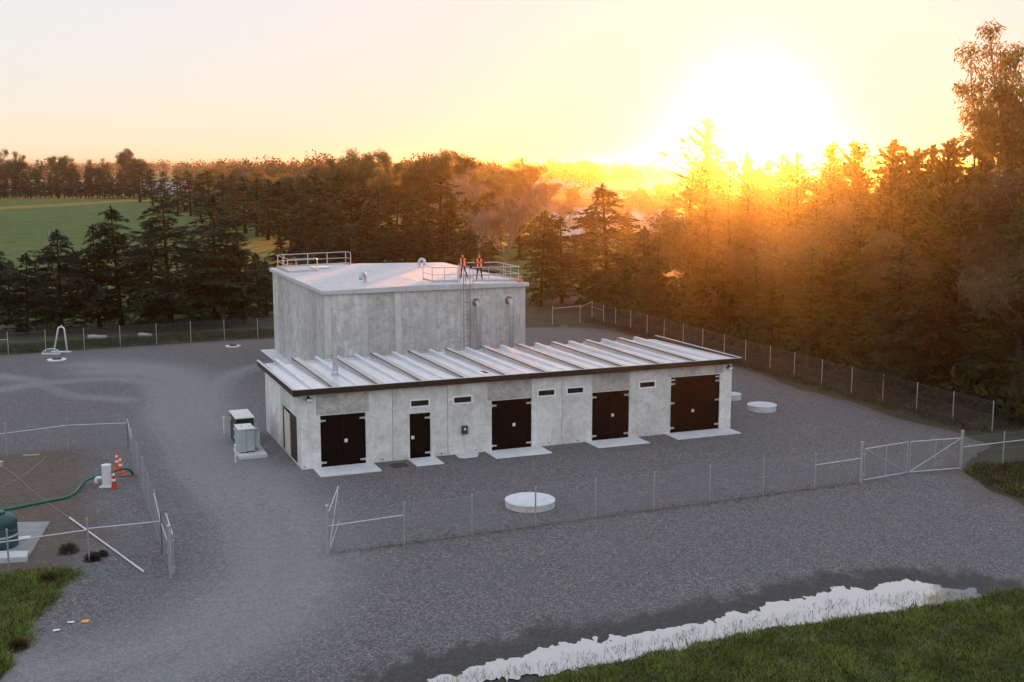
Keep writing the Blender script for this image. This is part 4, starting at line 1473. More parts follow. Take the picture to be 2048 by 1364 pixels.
make_fence('chain_link_fence', 'chain-link fence run along the back of the yard before the left conifers', fl, rails=((0, 1, 1.15, 1.15),))
flp = px((342, 1155.6), (325, 1106), (311.6, 1061), (298.6, 1023), (288, 987), (276, 955), (266.6, 924), (257, 895.5))
make_fence('chain_link_fence', 'chain-link fence run seen nearly end-on beside the cones', flp, big=(0,), rails=((0, 1, 1.2, 1.2), (1, 2, 1.15, 1.6), (6, 7, 1.1, 1.6)))
make_gate('gate_leaf', 'folded-back gate leaf standing against the near end post left of the driveway', gp(345, 1155.6) + Vector((0.05, 0.06, 0)), gp(333, 1108) + Vector((0.05, 0, 0)), brace=0)
make_fence('chain_link_fence', 'chain-link cross fence with long rail behind the stony soil patch', px((257, 895.5), (137, 900.5), (14, 912), (-90, 921)), rails=((0, 1, 1.35, 1.35), (1, 2, 1.35, 1.2), (2, 3, 1.2, 1.2)))
make_fence('chain_link_fence', 'chain-link cross fence in front of the green tank', px((325, 1106), (178.6, 1123), (19, 1148), (-140, 1170)), rails=((0, 1, 1.28, 1.3), (1, 2, 1.25, 1.25), (2, 3, 1.25, 1.25)))

# ------------------------------------------------------------------ people on the reservoir roof
M['skin'] = simple('skin', (0.40, 0.24, 0.17), (0.48, 0.30, 0.22), 9.0, 0.55, 0, 0.0)
M['jacket'] = simple('dark_jacket', (0.010, 0.010, 0.012), (0.022, 0.021, 0.024), 9.0, 0.8)
M['jeans'] = simple('dark_trousers', (0.014, 0.016, 0.022), (0.030, 0.033, 0.042), 9.0, 0.85)
M['boots'] = simple('dark_boots', (0.012, 0.009, 0.007), (0.03, 0.022, 0.017), 9.0, 0.7)
M['hair'] = simple('dark_blond_hair', (0.06, 0.040, 0.022), (0.13, 0.09, 0.05), 40.0, 0.7)
M['hivis'] = simple('hi_vis_orange', (0.86, 0.16, 0.03), (0.95, 0.22, 0.05), 9.0, 0.6)


def make_person(label, loc, rz, J, faceyaw, scale):
    """one continuous skinned body; J gives joint positions"""
    edges = []
    names = []
    verts = []
    radii = []

    def add(nm, p, r, par=None):
        names.append(nm)
        verts.append(Vector(p))
        radii.append(r)
        if par is not None:
            edges.append((names.index(par), len(names) - 1))
    add('pelvis', (0, 0, 0.95), (0.155, 0.115))
    add('waist', (0, 0.005, 1.10), (0.145, 0.105), 'pelvis')
    add('chest', (0, 0.01, 1.30), (0.175, 0.12), 'waist')
    add('neckb', (0, 0.0, 1.46), (0.095, 0.085), 'chest')
    add('neck', (0, -0.01, 1.53), (0.055, 0.055), 'neckb')
    hx, hy = J['head']
    add('chin', (hx * 0.6, hy * 0.6 - 0.015, 1.60), (0.072, 0.085), 'neck')
    add('head', (hx, hy, 1.67), (0.082, 0.102), 'chin')
    add('crown', (hx, hy + 0.01, 1.745), (0.062, 0.078), 'head')
    for s, sd_ in ((-1, 'l'), (1, 'r')):
        a = J['arm_' + sd_]
        add('sh' + sd_, (s * 0.185, 0.01, 1.41), (0.068, 0.068), 'chest')
        add('el' + sd_, a[0], (0.050, 0.050), 'sh' + sd_)
        add('wr' + sd_, a[1], (0.032, 0.032), 'el' + sd_)
        hv = (Vector(a[2]) - Vector(a[1]))
        add('pa' + sd_, Vector(a[1]) + hv * 0.5, (0.036, 0.026), 'wr' + sd_)
        sidev = hv.cross(Vector((0, 1, 0.3))).normalized()
        for k in range(4):
            add('fi%s%d' % (sd_, k), Vector(a[1]) + hv * (0.98 - 0.06 * abs(k - 1)) + sidev * (k - 1.5) * 0.019, (0.0095, 0.0095), 'pa' + sd_)
        add('th' + sd_, Vector(a[1]) + hv * 0.55 + sidev * (-0.055), (0.011, 0.011), 'wr' + sd_)
        lg = J['leg_' + sd_]
        add('hp' + sd_, (s * 0.095, 0, 0.88), (0.095, 0.10), 'pelvis')
        add('kn' + sd_, lg[0], (0.062, 0.066), 'hp' + sd_)
        add('cf' + sd_, Vector(lg[0]).lerp(Vector(lg[1]), 0.4) + Vector((0, 0.015, 0)), (0.056, 0.06), 'kn' + sd_)
        add('an' + sd_, lg[1], (0.042, 0.046), 'cf' + sd_)
        add('to' + sd_, Vector(lg[1]) + Vector((s * 0.04, -0.17, -0.055)), (0.045, 0.034), 'an' + sd_)
    me = bpy.data.meshes.new('body')
    me.from_pydata([tuple(v * scale) for v in verts], edges, [])
    o = bpy.data.objects.new('body_rig', me)
    COL.objects.link(o)
    md = o.modifiers.new('skin', 'SKIN')
    md.use_smooth_shade = True
    for i, sv in enumerate(me.skin_vertices[0].data):
        sv.radius = (radii[i][0] * scale, radii[i][1] * scale)
        sv.use_root = (i == 0)
    ss = o.modifiers.new('sub', 'SUBSURF')
    ss.levels = ss.render_levels = 2
    bpy.context.view_layer.update()
    dg = bpy.context.evaluated_depsgraph_get()
    bm_ = bpy.data.meshes.new_from_object(o.evaluated_get(dg))
    bpy.data.objects.remove(o)
    n = len(bm_.vertices)
    co = np.zeros(n * 3, np.float32)
    bm_.vertices.foreach_get('co', co)
    co = co.reshape(-1, 3)
    co[:, 2] -= co[:, 2].min()
    bm_.vertices.foreach_set('co', co.ravel())
    no = np.zeros(n * 3, np.float32)
    bm_.vertices.foreach_get('normal', no)
    no = no.reshape(-1, 3)
    bm_.materials.clear()
    for k in ('skin', 'jacket', 'jeans', 'boots'):
        bm_.materials.append(M[k])
    per = thing('person', label, 'person', loc, rz)
    body = link('body', bm_, per)
    dz = co[:, 2].max() / scale - 1.81
    vest_f, hair_f, band_f = [], [], []
    hands = [(Vector(J['arm_' + k][1]) + Vector(J['arm_' + k][2])) * 0.5 * scale for k in 'lr']
    lift = (0.95 * scale)
    for pol in bm_.polygons:
        c_ = np.mean([co[v] for v in pol.vertices], axis=0) / scale
        z = c_[2]
        hand = any((Vector(c_ * scale) - hd - Vector((0, 0, J.get('lift', 0.02)))).length < 0.085 for hd in hands)
        if z > 1.53:
            pol.material_index = 0
            if z > 1.715 or (z > 1.62 and (c_[1] - J['head'][1]) > 0.035):
                hair_f.append(pol)
        elif hand:
            pol.material_index = 0
        elif z < 0.13:
            pol.material_index = 3
        elif z < 0.93 and abs(c_[0]) < 0.36 and not (abs(c_[0]) > 0.2 and z > 0.75):
            pol.material_index = 2
        else:
            pol.material_index = 1
        if 0.90 < z < 1.47 and abs(c_[0]) < 0.205 and not hand:
            # open at the front: a dark strip of jacket shows
            if not (c_[1] < -0.02 and abs(c_[0]) < 0.055) and c_[1] > -0.175:
                (vest_f if not (1.03 < z < 1.09) else band_f).append(pol)

    def shell(nm, polys, off, mat):
        idx = {}
        V_, F_ = [], []
        for pol in polys:
            q = []
            for v in pol.vertices:
                if v not in idx:
                    idx[v] = len(V_)
                    V_.append(tuple(co[v] + no[v] * off))
                q.append(idx[v])
            F_.append(tuple(q))
        if F_:
            mm = MB()
            mm.v, mm.f = V_, F_
            mm.build(nm, mat, per, smooth=True)
    shell('vest', vest_f, 0.016, M['hivis'])
    shell('reflective_band', band_f, 0.017, M['white'])
    shell('hair', hair_f, 0.012, M['hair'])
    # face: brow, nose, mouth, ears on the head
    hx, hy = J['head'][0] * scale, J['head'][1] * scale
    hz = (1.67) * scale
    lo = co[:, 2].max() - 1.80 * scale
    fa = MB()
    yf = hy - 0.098 * scale
    fa.v = [(hx - 0.012, yf, hz + 0.01), (hx + 0.012, yf, hz + 0.01), (hx + 0.017, yf, hz - 0.03), (hx - 0.017, yf, hz - 0.03), (hx, yf - 0.026, hz - 0.026)]
    fa.f = [(0, 1, 4), (1, 2, 4), (2, 3, 4), (3, 0, 4)]
    for s in (-1, 1):
        fa.box(hx + s * 0.082 - 0.01, hx + s * 0.082 + 0.01, hy - 0.01, hy + 0.03, hz - 0.03, hz + 0.03)
    fa.build('nose_and_ears', M['skin'], per)
    ey = MB()
    for s in (-1, 1):
        ey.box(hx + s * 0.033 - 0.012, hx + s * 0.033 + 0.012, yf - 0.004, yf + 0.02, hz + 0.012, hz + 0.022)
    ey.box(hx - 0.022, hx + 0.022, yf - 0.002, yf + 0.02, hz - 0.058, hz - 0.052)
    ey.build('eyes_and_mouth', M['hair'], per)
    return per


make_person('person in open orange vest standing with hands low, left of the ladder head', W(17.15, 23.9, rz_at(17.15)), YAW - 0.55,
            {'head': (-0.03, -0.02), 'arm_l': [(-0.30, 0.02, 1.14), (-0.22, -0.13, 0.96), (-0.15, -0.18, 0.88)], 'arm_r': [(0.29, 0.05, 1.14), (0.22, -0.10, 0.97), (0.16, -0.16, 0.89)],
             'leg_l': [(-0.12, -0.02, 0.50), (-0.15, 0.0, 0.08)], 'leg_r': [(0.20, -0.03, 0.50), (0.34, 0.02, 0.08)]}, -0.5, 0.985)
make_person('person in open orange vest standing with folded arms, right of the ladder head', W(18.05, 22.9, rz_at(18.05)), YAW - 0.35,
            {'head': (0.0, -0.015), 'arm_l': [(-0.29, -0.05, 1.16), (-0.05, -0.20, 1.17), (0.09, -0.19, 1.20)], 'arm_r': [(0.29, -0.05, 1.17), (0.05, -0.22, 1.22), (-0.10, -0.20, 1.25)],
             'leg_l': [(-0.14, -0.02, 0.50), (-0.19, 0.0, 0.08)], 'leg_r': [(0.14, -0.02, 0.50), (0.18, 0.0, 0.08)], 'lift': 0.02}, 0, 1.01)

# ------------------------------------------------------------------ trees
def unit(a):
    return a / (np.linalg.norm(a, axis=1)[:, None] + 1e-9)


def kites(C, D, S, Ln, Wd, rng, tint):
    N = len(C)
    Ln, Wd = Ln[:, None], Wd[:, None]
    V_ = np.stack([C, C + D * Ln * 0.45 + S * Wd * 0.5, C + D * Ln, C + D * Ln * 0.45 - S * Wd * 0.5], 1).reshape(-1, 3)
    F_ = np.arange(N * 4).reshape(N, 4)
    return V_, F_, np.repeat(tint, 4)


def limb_tubes(A_, B_, ra, rb, k=4):
    """tapered straight tubes between rows of A_ and B_"""
    d = unit(B_ - A_)
    ref = np.where(np.abs(d[:, 2:3]) < 0.9, np.array([[0, 0, 1.0]]), np.array([[1.0, 0, 0]]))
    s = unit(np.cross(d, ref))
    t_ = np.cross(s, d)
    vs = []
    for P_, r in ((A_, ra), (B_, rb)):
        for j in range(k):
            a = 2 * math.pi * j / k
            vs.append(P_ + r[:, None] * (math.cos(a) * s + math.sin(a) * t_))
    N = len(A_)
    V_ = np.concatenate(vs)
    i = np.arange(N)
    F_ = np.concatenate([np.stack([i + j * N, i + ((j + 1) % k) * N, i + (k + (j + 1) % k) * N, i + (k + j) * N], 1) for j in range(k)])
    return V_, F_


def merge(parts):
    off = 0
    Vs, Fs = [], []
    for V_, F_ in parts:
        Vs.append(V_)
        Fs.append(F_ + off)
        off += len(V_)
    return np.concatenate(Vs), np.concatenate(Fs)


def trunk_path(rng, h, r0, wob, n=9):
    z = np.linspace(-0.2, h, n)
    x = np.cumsum(rng.normal(0, wob, n)) * np.linspace(0, 1, n)
    y = np.cumsum(rng.normal(0, wob, n)) * np.linspace(0, 1, n)
    r = r0 * (1 - np.clip(z / h, 0, 1)) ** 0.8 + 0.015
    r[0] *= 1.35
    return np.column_stack([x, y, z]), r


def conifer(seed, h, R, z0, leaf, dens=13.0, rise=0.25, droop=0.35, sl=0.42, sw=0.13, per=15, power=0.8, gap=0.3, barkm='bark', leader=0.0):
    """cone-shaped tree: whorled limbs carrying sprays of needles; returns (trunk mesh, crown mesh)"""
    rng = np.random.RandomState(seed)
    tp, tr = trunk_path(rng, h, 0.018 * h + 0.04, 0.03)
    parts = [limb_tubes(tp[:-1], tp[1:], tr[:-1], tr[1:], 7)]
    nb = int(h * dens)
    tt = np.sort(rng.rand(nb)) ** 0.92
    zb = z0 + (h - z0) * tt
    # uneven tiers
    lump = 0.72 + 0.38 * np.sin(zb * 2.6 + rng.rand() * 6) * rng.rand() + 0.25 * rng.randn(nb)
    az = rng.rand(nb) * 2 * math.pi
    sect = 1 + 0.22 * np.sin(az * 2 + rng.rand() * 6) + 0.14 * np.sin(az * 3 + zb + rng.rand() * 6)
    prof = (1 - tt) ** power * (1 - 0.45 * np.exp(-tt * 9))
    r = np.clip(R * prof * np.clip(lump, 0.35, 1.5) * sect, 0.12, None)
    r = np.where(rng.rand(nb) < gap * 0.25, r * 0.45, r)
    dh = np.column_stack([np.cos(az), np.sin(az), np.zeros(nb)])
    bx_ = np.interp(zb, tp[:, 2], tp[:, 0])
    by_ = np.interp(zb, tp[:, 2], tp[:, 1])
    B0 = np.column_stack([bx_, by_, zb])
    rs = rise * (0.6 + 0.8 * rng.rand(nb)) + leader * tt
    dr = droop * (0.5 + rng.rand(nb))
    up = np.array([0, 0, 1.0])

    def pt(i, s):
        return B0[i] + dh[i] * (r[i] * s)[:, None] + up * ((rs[i] * s - dr[i] * s * s) * r[i])[:, None]
    ib = np.arange(nb)
    one = np.ones(nb)
    p1, p2 = pt(ib, one * 0.5), pt(ib, one * 0.95)
    lr = 0.010 + 0.011 * r
    parts += [limb_tubes(B0, p1, lr, lr * 0.7, 3), limb_tubes(p1, p2, lr * 0.7, lr * 0.2, 3)]
    ns = (4 + per * r).astype(int)
    I = np.repeat(ib, ns)
    N = len(I)
    s = 0.12 + 0.9 * rng.rand(N) ** 0.75
    lat = rng.normal(0, 1, N) * (0.05 + 0.17 * r[I] * (1.15 - s))
    sd_ = np.column_stack([-dh[I][:, 1], dh[I][:, 0], np.zeros(N)])
    C = pt(I, s) + sd_ * lat[:, None] + up * (rng.normal(0, 0.035, N) - 0.10 * np.abs(lat))[:, None]
    sg = np.sign(lat)[:, None]
    D = unit(dh[I] * (0.7 + 0.5 * rng.rand(N))[:, None] + sd_ * sg * (0.3 + 0.8 * rng.rand(N))[:, None] + up * ((rs[I] - 2 * dr[I] * s) * 0.8 + rng.normal(0.0, 0.28, N))[:, None])
    S = unit(np.cross(D, up + rng.normal(0, 0.45, (N, 3))))
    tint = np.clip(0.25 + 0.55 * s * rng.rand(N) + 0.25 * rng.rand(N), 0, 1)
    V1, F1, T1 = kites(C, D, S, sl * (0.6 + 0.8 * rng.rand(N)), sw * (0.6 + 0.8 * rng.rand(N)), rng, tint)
    # leader tuft
    n2 = 60
    zl = h * (0.93 + 0.085 * rng.rand(n2))
    az2 = rng.rand(n2) * 6.283
    D2 = unit(np.column_stack([np.cos(az2) * 0.6, np.sin(az2) * 0.6, 0.5 + 0.6 * rng.rand(n2)]))
    C2 = np.column_stack([np.interp(zl, tp[:, 2], tp[:, 0]), np.interp(zl, tp[:, 2], tp[:, 1]), zl])
    V2, F2, T2 = kites(C2, D2, unit(np.cross(D2, up)), np.full(n2, sl * 0.8), np.full(n2, sw), rng, rng.rand(n2))
    Vt, Ft = merge(parts)
    Vc, Fc = merge([(V1, F1), (V2, F2)])
    return np_mesh('trunk', Vt, Ft, M[barkm]), np_mesh('crown', Vc, Fc, M[leaf], np.concatenate([T1, T2]))


def grow(rng, base, d0, length, r0, levels, spread, lift, nkids, shrink, first=0.35):
    """skeleton of a spreading tree; returns segments and end points"""
    segs, ends = [], []

    def rec(p, d, L0, r, lv):
        n = 3
        pts = [p]
        q, dd = p, d
        for i in range(n):
            dd = dd + rng.normal(0, 0.13, 3) + np.array([0, 0, lift * 0.35])
            dd = dd / np.linalg.norm(dd)
            q = q + dd * L0 / n
            pts.append(q)
        rr = np.linspace(r, r * 0.62, n + 1)
        for i in range(n):
            segs.append((pts[i], pts[i + 1], rr[i], rr[i + 1], lv))
        if lv == 0:
            ends.append((q, dd, L0))
            return
        k = nkids[min(len(nkids) - 1, levels - lv)]
        for j in range(k):
            a = 2 * math.pi * (j + rng.rand() * 0.7) / k
            side = np.cross(dd, [0.3, 0.2, 1.0])
            side /= np.linalg.norm(side) + 1e-6
            s2 = np.cross(dd, side)
            ang = spread * (0.55 + 0.7 * rng.rand())
            nd = dd * math.cos(ang) + (side * math.cos(a) + s2 * math.sin(a)) * math.sin(ang)
            src = pts[-1] if j < 2 or lv == levels else pts[rng.randint(1, n + 1)]
            if lv == levels:
                src = pts[rng.randint(2, n + 1)] if j else pts[-1]
            rec(src, nd, L0 * shrink * (0.75 + 0.5 * rng.rand()), r * 0.6, lv - 1)
    rec(np.array(base, float), np.array(d0, float), length, r0, levels)
    return segs, ends


def seg_mesh(segs, k=5):
    A_ = np.array([s[0] for s in segs])
    B_ = np.array([s[1] for s in segs])
    return limb_tubes(A_, B_, np.array([s[2] for s in segs]), np.array([s[3] for s in segs]), k)


def broadleaf(seed, h, R, leaf, barkm='bark_gum', levels=3, nkids=(5, 4, 3), spread=0.6, trunk=0.36, nleaf=75, ll=0.34, lw=0.10, droop=0.5, clump=0.95, lift=0.35, fit=True, skinny=0.5):
    """spreading tree: skeleton of limbs, leaf clumps at the twig ends"""
    rng = np.random.RandomState(seed)
    segs, ends = grow(rng, (0, 0, -0.2), (rng.normal(0, 0.05), rng.normal(0, 0.05), 1), h * trunk, 0.016 * h + 0.05, levels, spread, lift, nkids, 0.72)
    E = np.array([e[0] for e in ends])
    # fit the crown to the wanted height and radius
    sz = h * 0.95 / max(E[:, 2].max(), 1e-3)
    rad = np.percentile(np.hypot(E[:, 0], E[:, 1]), 92)
    sx = R * 0.86 / max(rad, 1e-3)
    sca = np.array([sx, sx, sz])
    segs = [(s[0] * sca, s[1] * sca, s[2], s[3], s[4]) for s in segs]
    E = E * sca
    Vt, Ft = seg_mesh(segs)
    # extra clumps along the upper limbs
    mids = np.array([s[1] for s in segs if s[4] <= 1])
    if len(mids):
        E = np.concatenate([E, mids[rng.rand(len(mids)) < 0.45]])
    I = np.repeat(np.arange(len(E)), (nleaf * (0.5 + rng.rand(len(E)))).astype(int))
    N = len(I)
    csz = clump * (0.6 + 0.8 * rng.rand(len(E)))
    off = rng.normal(0, 1, (N, 3))
    off = off / (np.linalg.norm(off, axis=1)[:, None] + 1e-6) * (rng.rand(N) ** 0.45)[:, None]
    C = E[I] + off * csz[I][:, None] * np.array([1, 1, 0.7])
    D = unit(off * 0.6 + rng.normal(0, 0.5, (N, 3)) + np.array([0, 0, -droop]))
    S = unit(np.cross(D, rng.normal(0, 1, (N, 3))))
    ct = rng.rand(len(E))
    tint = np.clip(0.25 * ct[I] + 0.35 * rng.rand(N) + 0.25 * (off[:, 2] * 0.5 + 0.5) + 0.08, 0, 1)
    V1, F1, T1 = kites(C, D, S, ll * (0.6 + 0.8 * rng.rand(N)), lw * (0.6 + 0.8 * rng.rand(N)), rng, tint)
    return np_mesh('trunk', Vt, Ft, M[barkm]), np_mesh('crown', V1, F1, M[leaf], T1)


def bare_tree(seed, h, R, leafy=0.5):
    rng = np.random.RandomState(seed)
    segs, ends = grow(rng, (0, 0, -0.2), (0.05, 0, 1), h * 0.30, 0.014 * h + 0.04, 4, 0.50, 0.5, (4, 4, 4, 3), 0.72)
    E = np.array([e[0] for e in ends])
    DE = np.array([e[1] for e in ends])
    sz = h * 0.93 / E[:, 2].max()
    sx = R * 0.9 / np.percentile(np.hypot(E[:, 0], E[:, 1]), 92)
    sca = np.array([sx, sx, sz])
    segs = [(s[0] * sca, s[1] * sca, s[2], s[3], s[4]) for s in segs]
    E = E * sca
    Vt, Ft = seg_mesh(segs, 4)
    n = 34
    I = np.repeat(np.arange(len(E)), n)
    N = len(I)
    D = unit(DE[I] * 0.9 + rng.normal(0, 0.55, (N, 3)) + np.array([0, 0, 0.25]))
    C = E[I] + rng.normal(0, 0.20, (N, 3))
    S = unit(np.cross(D, rng.normal(0, 1, (N, 3))))
    V1, F1, T1 = kites(C, D, S, 0.55 * (0.5 + rng.rand(N)), 0.022 + 0.016 * rng.rand(N), rng, rng.rand(N))
    k = rng.rand(N) < leafy * 0.35
    C2 = C[k] + D[k] * 0.3
    D2 = unit(rng.normal(0, 1, (len(C2), 3)))
    V2, F2, T2 = kites(C2, D2, unit(np.cross(D2, rng.normal(0, 1, (len(C2), 3)))), np.full(len(C2), 0.14), np.full(len(C2), 0.09), rng, 0.6 + 0.4 * rng.rand(len(C2)))
    Vc, Fc = merge([(V1, F1), (V2, F2)])
    return np_mesh('trunk', Vt, Ft, M['bark_pale']), np_mesh('crown', Vc, Fc, M['twig'], np.concatenate([T1, T2]))


KINDS = {}
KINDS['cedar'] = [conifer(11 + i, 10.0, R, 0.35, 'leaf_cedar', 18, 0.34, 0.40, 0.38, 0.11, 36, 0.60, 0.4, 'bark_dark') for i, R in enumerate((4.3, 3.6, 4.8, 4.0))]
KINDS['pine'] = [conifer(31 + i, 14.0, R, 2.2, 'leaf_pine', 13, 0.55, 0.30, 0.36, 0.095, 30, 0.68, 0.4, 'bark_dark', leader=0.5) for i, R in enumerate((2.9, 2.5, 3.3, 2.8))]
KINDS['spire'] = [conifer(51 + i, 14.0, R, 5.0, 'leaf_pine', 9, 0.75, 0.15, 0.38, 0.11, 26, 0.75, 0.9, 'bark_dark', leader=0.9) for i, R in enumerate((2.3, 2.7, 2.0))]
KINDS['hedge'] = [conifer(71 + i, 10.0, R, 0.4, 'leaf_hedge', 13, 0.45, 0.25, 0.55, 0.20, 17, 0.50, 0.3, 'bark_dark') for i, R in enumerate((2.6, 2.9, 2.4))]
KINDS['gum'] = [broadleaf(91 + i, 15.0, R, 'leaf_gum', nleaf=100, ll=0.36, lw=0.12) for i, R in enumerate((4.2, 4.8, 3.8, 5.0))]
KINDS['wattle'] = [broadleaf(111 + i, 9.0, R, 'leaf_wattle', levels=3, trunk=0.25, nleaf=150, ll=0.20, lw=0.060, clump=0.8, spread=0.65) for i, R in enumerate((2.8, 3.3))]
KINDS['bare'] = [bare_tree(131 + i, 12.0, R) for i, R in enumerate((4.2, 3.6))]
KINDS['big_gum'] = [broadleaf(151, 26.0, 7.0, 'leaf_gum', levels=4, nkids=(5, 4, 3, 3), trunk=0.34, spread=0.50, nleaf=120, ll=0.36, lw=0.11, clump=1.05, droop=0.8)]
BASE_H = {'cedar': 10.0, 'pine': 14.0, 'spire': 14.0, 'hedge': 10.0, 'gum': 15.0, 'wattle': 9.0, 'bare': 12.0, 'big_gum': 26.0}
NAMES = {'cedar': 'cedar_tree', 'pine': 'pine_tree', 'spire': 'pine_tree', 'hedge': 'macrocarpa_tree', 'gum': 'gum_tree', 'wattle': 'wattle_tree', 'bare': 'bare_tree', 'big_gum': 'gum_tree'}
trng = random.Random(77)
ORD = ['leftmost', 'second', 'third', 'fourth', 'fifth', 'sixth', 'seventh', 'eighth', 'ninth', 'tenth', 'eleventh', 'twelfth', 'thirteenth', 'fourteenth', 'fifteenth', 'sixteenth', 'seventeenth', 'eighteenth', 'nineteenth', 'twentieth']


def nth(i, what, where):
    return '%s %s %s' % (ORD[i] if i == 0 else ORD[i], what, where if i == 0 else 'counted from the left ' + where)


def ranked(rows):
    xs = sorted(range(len(rows)), key=lambda k: rows[k][0])
    return {k: n_ for n_, k in enumerate(xs)}



def tree(kind, p, h, label, group=None, wide=1.0, var=None, rz=None):
    vs = KINDS[kind]
    t_me, c_me = vs[trng.randrange(len(vs)) if var is None else var % len(vs)]
    o = thing(NAMES[kind], label, 'tree', p, trng.uniform(0, 6.28) if rz is None else rz, group)
    s = h / BASE_H[kind]
    o.rotation_euler[0] = trng.uniform(-0.045, 0.045)
    o.rotation_euler[1] = trng.uniform(-0.045, 0.045)
    o.scale = (s * wide, s * wide, s)
    link('trunk', t_me, o)
    link('crown', c_me, o)
    return o


# row of conifers behind the left fence, left to right
GL = 'conifers behind the left fence'
for i, (x, yt, d, wd, lab) in enumerate((
        (-25, 470, 104, 1.1, 'conifer cut by the left edge of the picture behind the fence'),
        (44, 508, 103, 1.0, 'shortest rounded dark conifer second from the left edge'),
        (113, 462, 106, 1.1, 'dark conifer with long flat lower boughs, third from the left edge'),
        (192, 452, 107, 0.85, 'narrow dark conifer between two wider ones behind the pipe arch'),
        (236, 415, 109, 1.05, 'tall layered conifer with open tip right of the narrow one'),
        (300, 440, 113, 0.9, 'dark conifer half hidden behind the broad one in the left row'),
        (336, 403, 107, 1.15, 'broadest dark conifer in the middle of the left row'),
        (428, 395, 112, 1.2, 'tallest grey-green conifer near the right end of the left row'),
        (484, 462, 110, 1.0, 'rounded conifer next to the tallest one in the left row'),
        (530, 520, 116, 0.9, 'low conifer touching the left edge of the reservoir'))):
    tree('cedar', at_dist(x, d), top_h(yt, d), lab, GL, wd * (0.92, 1.08, 1.0, 1.12)[i % 4], var=i)
for i, (x, yt, d, lab) in enumerate(((10, 520, 117, 'dim filler conifer between the two leftmost trees of the left row'), (78, 515, 119, 'dim filler conifer between the shortest and the third conifer'), (152, 500, 120, 'dim filler conifer left of the narrow conifer'), (275, 490, 121, 'dim filler conifer between the layered and the broadest conifer'), (385, 480, 121, 'dim filler conifer left of the tallest conifer'), (458, 490, 122, 'dim filler conifer between the tallest and the rounded conifer'), (515, 505, 124, 'dim filler conifer just left of the reservoir wall'))):
    tree('cedar', at_dist(x, d), top_h(yt, d), lab, GL, 1.2, var=i + 2)
# low conifers behind the reservoir
GB = 'conifers in a row behind the reservoir'
backrow = ((563, 478, 136), (604, 470, 142), (648, 440, 140), (682, 448, 136), (731, 412, 146), (768, 452, 138), (809, 430, 143), (852, 450, 137), (896, 444, 140), (940, 462, 134), (620, 495, 128), (715, 485, 128), (835, 488, 128), (975, 480, 142))
rk = ranked(backrow)
for i, (x, yt, d) in enumerate(backrow):
    tree('cedar', at_dist(x, d), top_h(yt, d), nth(rk[i], 'grey-green conifer', 'in the low row behind the reservoir'), GB, 1.25, var=i + 1)
# trees right of the reservoir
tree('cedar', at_dist(1082, 124), top_h(425, 124), 'open slender conifer just right of the reservoir corner', GB, 0.95, var=1)
tree('cedar', at_dist(1124, 127), top_h(436, 127), 'dark slender conifer second right of the reservoir corner', GB, 1.0, var=3)
tree('cedar', at_dist(1218, 121), top_h(372, 121), 'tall broad green conifer with bent tip behind the fence corner', None, 1.15, var=2)
tree('cedar', at_dist(1290, 118), top_h(455, 118), 'wide olive conifer right of the tall green one', None, 1.2, var=0)
tree('bare', at_dist(1003, 150), top_h(362, 150), 'leafless pinkish tree rising behind the two people', None, 1.1, var=0)
tree('bare', at_dist(955, 172), top_h(405, 172), 'low leafless pinkish tree left of the larger bare tree', None, 1.2, var=1)
tree('bare', at_dist(905, 205), top_h(335, 205), 'leafless russet crown in the belt above the reservoir roof', None, 1.2, var=0)
tree('bare', at_dist(1085, 205), top_h(352, 205), 'feathery leafless tree behind the slender conifers', None, 1.2, var=1)
tree('bare', at_dist(1300, 240), top_h(375, 240), 'wide hazy leafless tree left of the sunlit pines', None, 1.5, var=0)
tree('bare', at_dist(1260, 290), top_h(368, 290), 'faint leafless tree above the pale roofed house', None, 1.6, var=1)

# mid-distance mixed belt behind the reservoir
GM = 'tall gum trees in the belt behind the reservoir'
gumbelt = ((595, 345, 235, 0.8), (640, 352, 225, 0.8), (690, 305, 240, 1.0), (725, 296, 250, 1.0), (752, 298, 262, 0.8), (790, 330, 240, 0.9), (838, 305, 236, 1.0), (872, 296, 245, 1.0), (905, 302, 240, 1.0), (935, 298, 262, 0.8), (955, 350, 230, 0.9), (1062, 312, 330, 1.0), (1020, 335, 330, 1.0), (470, 335, 330, 0.9), (515, 325, 345, 0.9), (430, 320, 380, 0.9))
rk = ranked(gumbelt)
for i, (x, yt, d, wd) in enumerate(gumbelt):
    tree('gum', at_dist(x, d), top_h(yt, d), nth(rk[i], 'tall sunlit gum', 'in the belt behind the reservoir'), GM, wd, var=i)
GH = 'dark conifers of the shelter belt left of the reservoir'
hl = [(285, 330, 470), (310, 340, 430), (335, 345, 395), (360, 352, 370), (385, 345, 345), (405, 350, 325), (425, 345, 305), (447, 352, 288), (470, 352, 272), (492, 356, 258), (515, 358, 246), (537, 362, 235), (560, 365, 225), (583, 372, 216), (606, 362, 208), (630, 352, 203), (655, 372, 198), (680, 355, 195), (705, 380, 190), (730, 368, 190), (760, 385, 186), (792, 400, 184), (822, 395, 186), (855, 378, 188), (880, 358, 190), (905, 390, 184), (935, 400, 180), (965, 420, 178), (672, 400, 176), (745, 400, 172), (640, 395, 180), (600, 405, 184), (845, 410, 172), (1040, 400, 190)]
for i, (x, yt, d) in enumerate(hl):
    tree('hedge', at_dist(x, d), top_h(yt, d), 'dark conifer standing in the dense shelter belt beyond the field', GH, 1.25 + 0.3 * (i % 3 == 0), var=i)
GC = 'mixed trees filling the hazy gap right of the reservoir'
